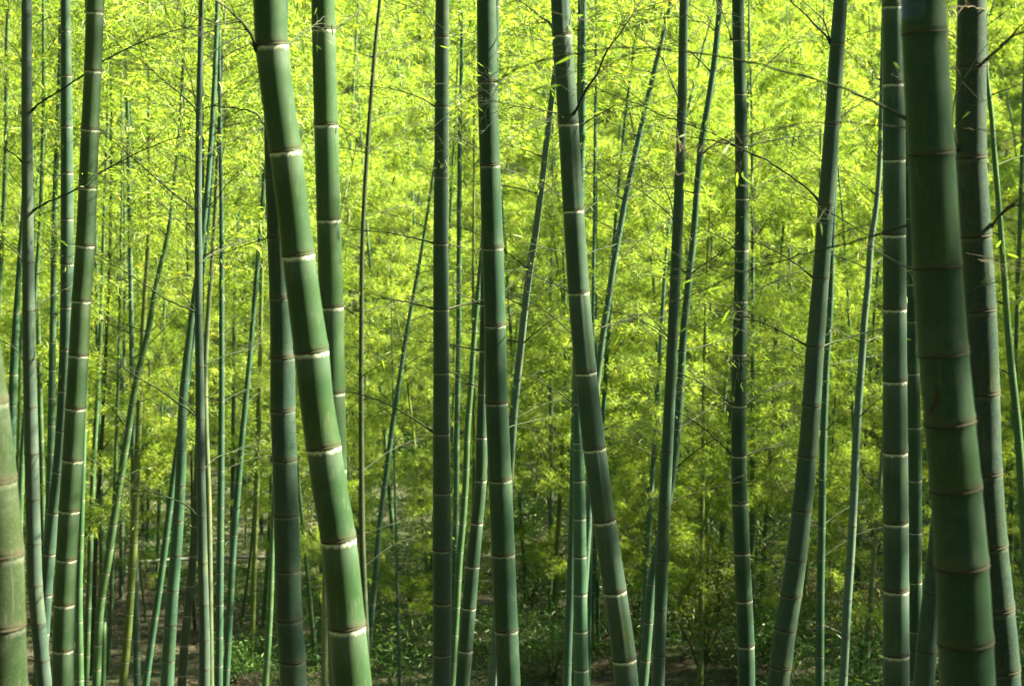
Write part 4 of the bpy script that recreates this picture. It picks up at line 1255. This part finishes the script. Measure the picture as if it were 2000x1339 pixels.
# ------------------------------------------------------------------ undergrowth
def shrub(px, py, h, w, label, mat, seed, n=900, broad=0.45, lsize=(0.05, 0.09)):
    rng = np.random.default_rng(seed)
    # walk out along the ray until it meets the ground
    y = 14.0
    while y < 60:
        p = at(px, py, y)
        if p[2] <= ground(p[0], p[1]):
            break
        y += 0.1
    base = np.array([p[0], p[1], ground(p[0], p[1]) - 0.03])
    root = bpy.data.objects.new('shrub', None)
    COL.objects.link(root)
    root.location = base
    tag(root, label, 'shrub')
    ns = 11
    ph = rng.uniform(0, 6.28, ns)
    rr = rng.uniform(0.2, 1.0, ns) * w * 0.5
    tops = np.stack([np.cos(ph) * rr, np.sin(ph) * rr, h * rng.uniform(0.6, 1.0, ns)], 1)
    s = np.linspace(0, 1, 6)[None, :, None]
    PS = tops[:, None] * s ** np.array([1.3, 1.3, 0.8])
    link('stems', (lambda so: (so.add(*tubes(PS, np.tile(np.linspace(0.007, 0.002, 6), (ns, 1)), 4)), so.mesh('stems', M_BRANCH))[1])(Soup()), root, kind='stuff')
    i = rng.integers(0, ns, n)
    t = rng.uniform(0.3, 1.0, n) ** 0.7
    LP = tops[i] * t[:, None] ** np.array([1.3, 1.3, 0.8]) + rng.normal(size=(n, 3)) * np.array([w * 0.11, w * 0.11, h * 0.07])
    LD = norm(rng.normal(size=(n, 3)) + np.array([0, 0, -0.1]))
    L_ = rng.uniform(lsize[0], lsize[1], n)
    so = Soup()
    so.add(*leaves(LP, LD, L_, L_ * broad, rng, rnd=np.clip(rng.beta(2, 2, n), 0, 1)))
    link('foliage', so.mesh('foliage', mat), root, kind='stuff')


SH = [(1370, 1330, 1.9, 1.9, 'golden green feathery bush filling the gap left of the leaf tufted bamboo', M_YSHRUB, 1500, 0.2),
      (1500, 1335, 1.0, 1.1, 'bright green leafy bush at the foot of the dusty leaning bamboo', M_SHRUB, 1100, 0.3),
      (1340, 1210, 1.5, 1.6, 'dim golden bush behind the feathery one right of centre', M_YSHRUB, 1200, 0.22),
      (1080, 1335, 1.0, 1.6, 'low green bush between the dark central stem and the even ringed stem', M_SHRUB, 1300, 0.24),
      (1040, 1190, 1.1, 1.2, 'small green bush in shade just right of the dark central stem', M_SHRUB, 900, 0.24),
      (800, 1180, 0.8, 1.4, 'low dark bush in the dim hollow left of the straight central stem', M_SHRUB, 900, 0.22),
      (1680, 1330, 1.6, 2.0, 'leafy green thicket left of the straight pale bamboo at the bottom', M_YSHRUB, 1500, 0.22),
      (1960, 1330, 1.4, 1.6, 'green bush at the lower right corner behind the brown ringed bamboo', M_SHRUB, 1200, 0.24),
      (1480, 1170, 1.4, 1.4, 'shaded green bush behind the leaf tufted bamboo', M_SHRUB, 1100, 0.24),
      (460, 1335, 0.6, 1.0, 'low green weed clump left of the weathered upright bamboo at the bottom', M_SHRUB, 700, 0.24),
      (330, 1120, 0.9, 1.6, 'dark green bush behind the slanting stems in the lower left', M_SHRUB, 1000, 0.22),
      (600, 1130, 1.2, 1.2, 'small golden bush between the weathered and the big leaning bamboos', M_YSHRUB, 800, 0.22)]
for k, (px, py, h, w, lab, mat, n, br) in enumerate(SH):
    shrub(px, py, h, w, lab, mat, 900 + k, n, br)

# fallen leaves and low growth on the visible forest floor
rng = np.random.default_rng(5)
n = 42000
ly = 17 + 17 * rng.uniform(size=n) ** 1.3
lx = rng.uniform(-1, 1, n) * (0.33 * ly + 1)
LP = np.array([[x, y, ground(x, y) + 0.012] for x, y in zip(lx, ly)])
LD = rng.normal(size=(n, 3)) * np.array([1, 1, 0.18])
L_ = rng.uniform(0.05, 0.105, n)
so = Soup()
so.add(*leaves(LP, LD, L_, L_ * 0.2, rng, rnd=rng.uniform(0, 1, n)))
link('leaf_litter', so.mesh('leaf_litter', M_LITTER), kind='stuff')
n = 9500                                                    # low leafy growth, clump by clump
cy = 18 + 42 * rng.uniform(size=n) ** 1.2
cx = rng.uniform(-1, 1, n) * (0.33 * cy + 1)
dens = np.array([noise.noise(Vector((x * 0.30, y * 0.30, 1.0))) + 0.04 * x + 0.05 * (y - 20.3) for x, y in zip(cx, cy)])
keep = dens > 0.0
cx, cy, dens = cx[keep], cy[keep], dens[keep]
m = 30
hh = np.clip(0.35 + 1.0 * dens, 0.28, 1.8) * rng.uniform(0.5, 1.2, len(cx))
cz = np.array([ground(x, y) for x, y in zip(cx, cy)])
LP = np.stack([np.repeat(v, m) for v in (cx, cy, cz)], 1)
H_ = np.repeat(hh, m)
t = rng.uniform(0.1, 1.0, len(LP))
LP += rng.normal(size=LP.shape) * np.array([0.22, 0.22, 0.0]) * (0.4 + t[:, None])
LP[:, 2] += t * H_
LD = rng.normal(size=(len(LP), 3)) * np.array([1, 1, 0.6]) + np.array([0, 0, -0.1])
L_ = rng.uniform(0.06, 0.13, len(LP))
so = Soup()
so.add(*leaves(LP, LD, L_, L_ * 0.16, rng, rnd=np.clip(rng.beta(2, 2, len(LP)) + np.repeat(rng.normal(size=len(cx)) * 0.2, m), 0, 1)))
link('undergrowth', so.mesh('undergrowth', M_SHRUB), kind='stuff')


# fallen poles and sticks
def pole(a_, b_, da, db, r, name, label, cat, mat):
    A_, B_ = at(*a_, da), at(*b_, db)
    t = np.linspace(0, 1, 14)[:, None]
    C = A_ + (B_ - A_) * t
    C[:, 2] += np.sin(t[:, 0] * math.pi) * 0.02
    rr = np.full(14, r)
    rr[::3] *= 1.12
    V, Q = tubes((C - A_)[None], rr[None], 8)
    tag(link(name, mesh_np(name, V, Q, mat, smooth=True), None, A_), label, cat)


pole((270, 1097), (530, 1087), 25.0, 25.6, 0.026, 'fallen_pole', 'pale pole lying level across the thin stems at lower left', 'pole', M_POLE)
pole((799, 1265), (756, 1350), 22.0, 20.3, 0.012, 'dry_stick', 'dry tan stick slanting up from the litter left of the straight central stem', 'stick', M_DRY)
pole((1575, 1212), (1650, 1240), 21.0, 20.8, 0.013, 'broken_cane', 'pale broken cane slanting behind the mottled dark bamboo at lower right', 'cane', M_POLE)
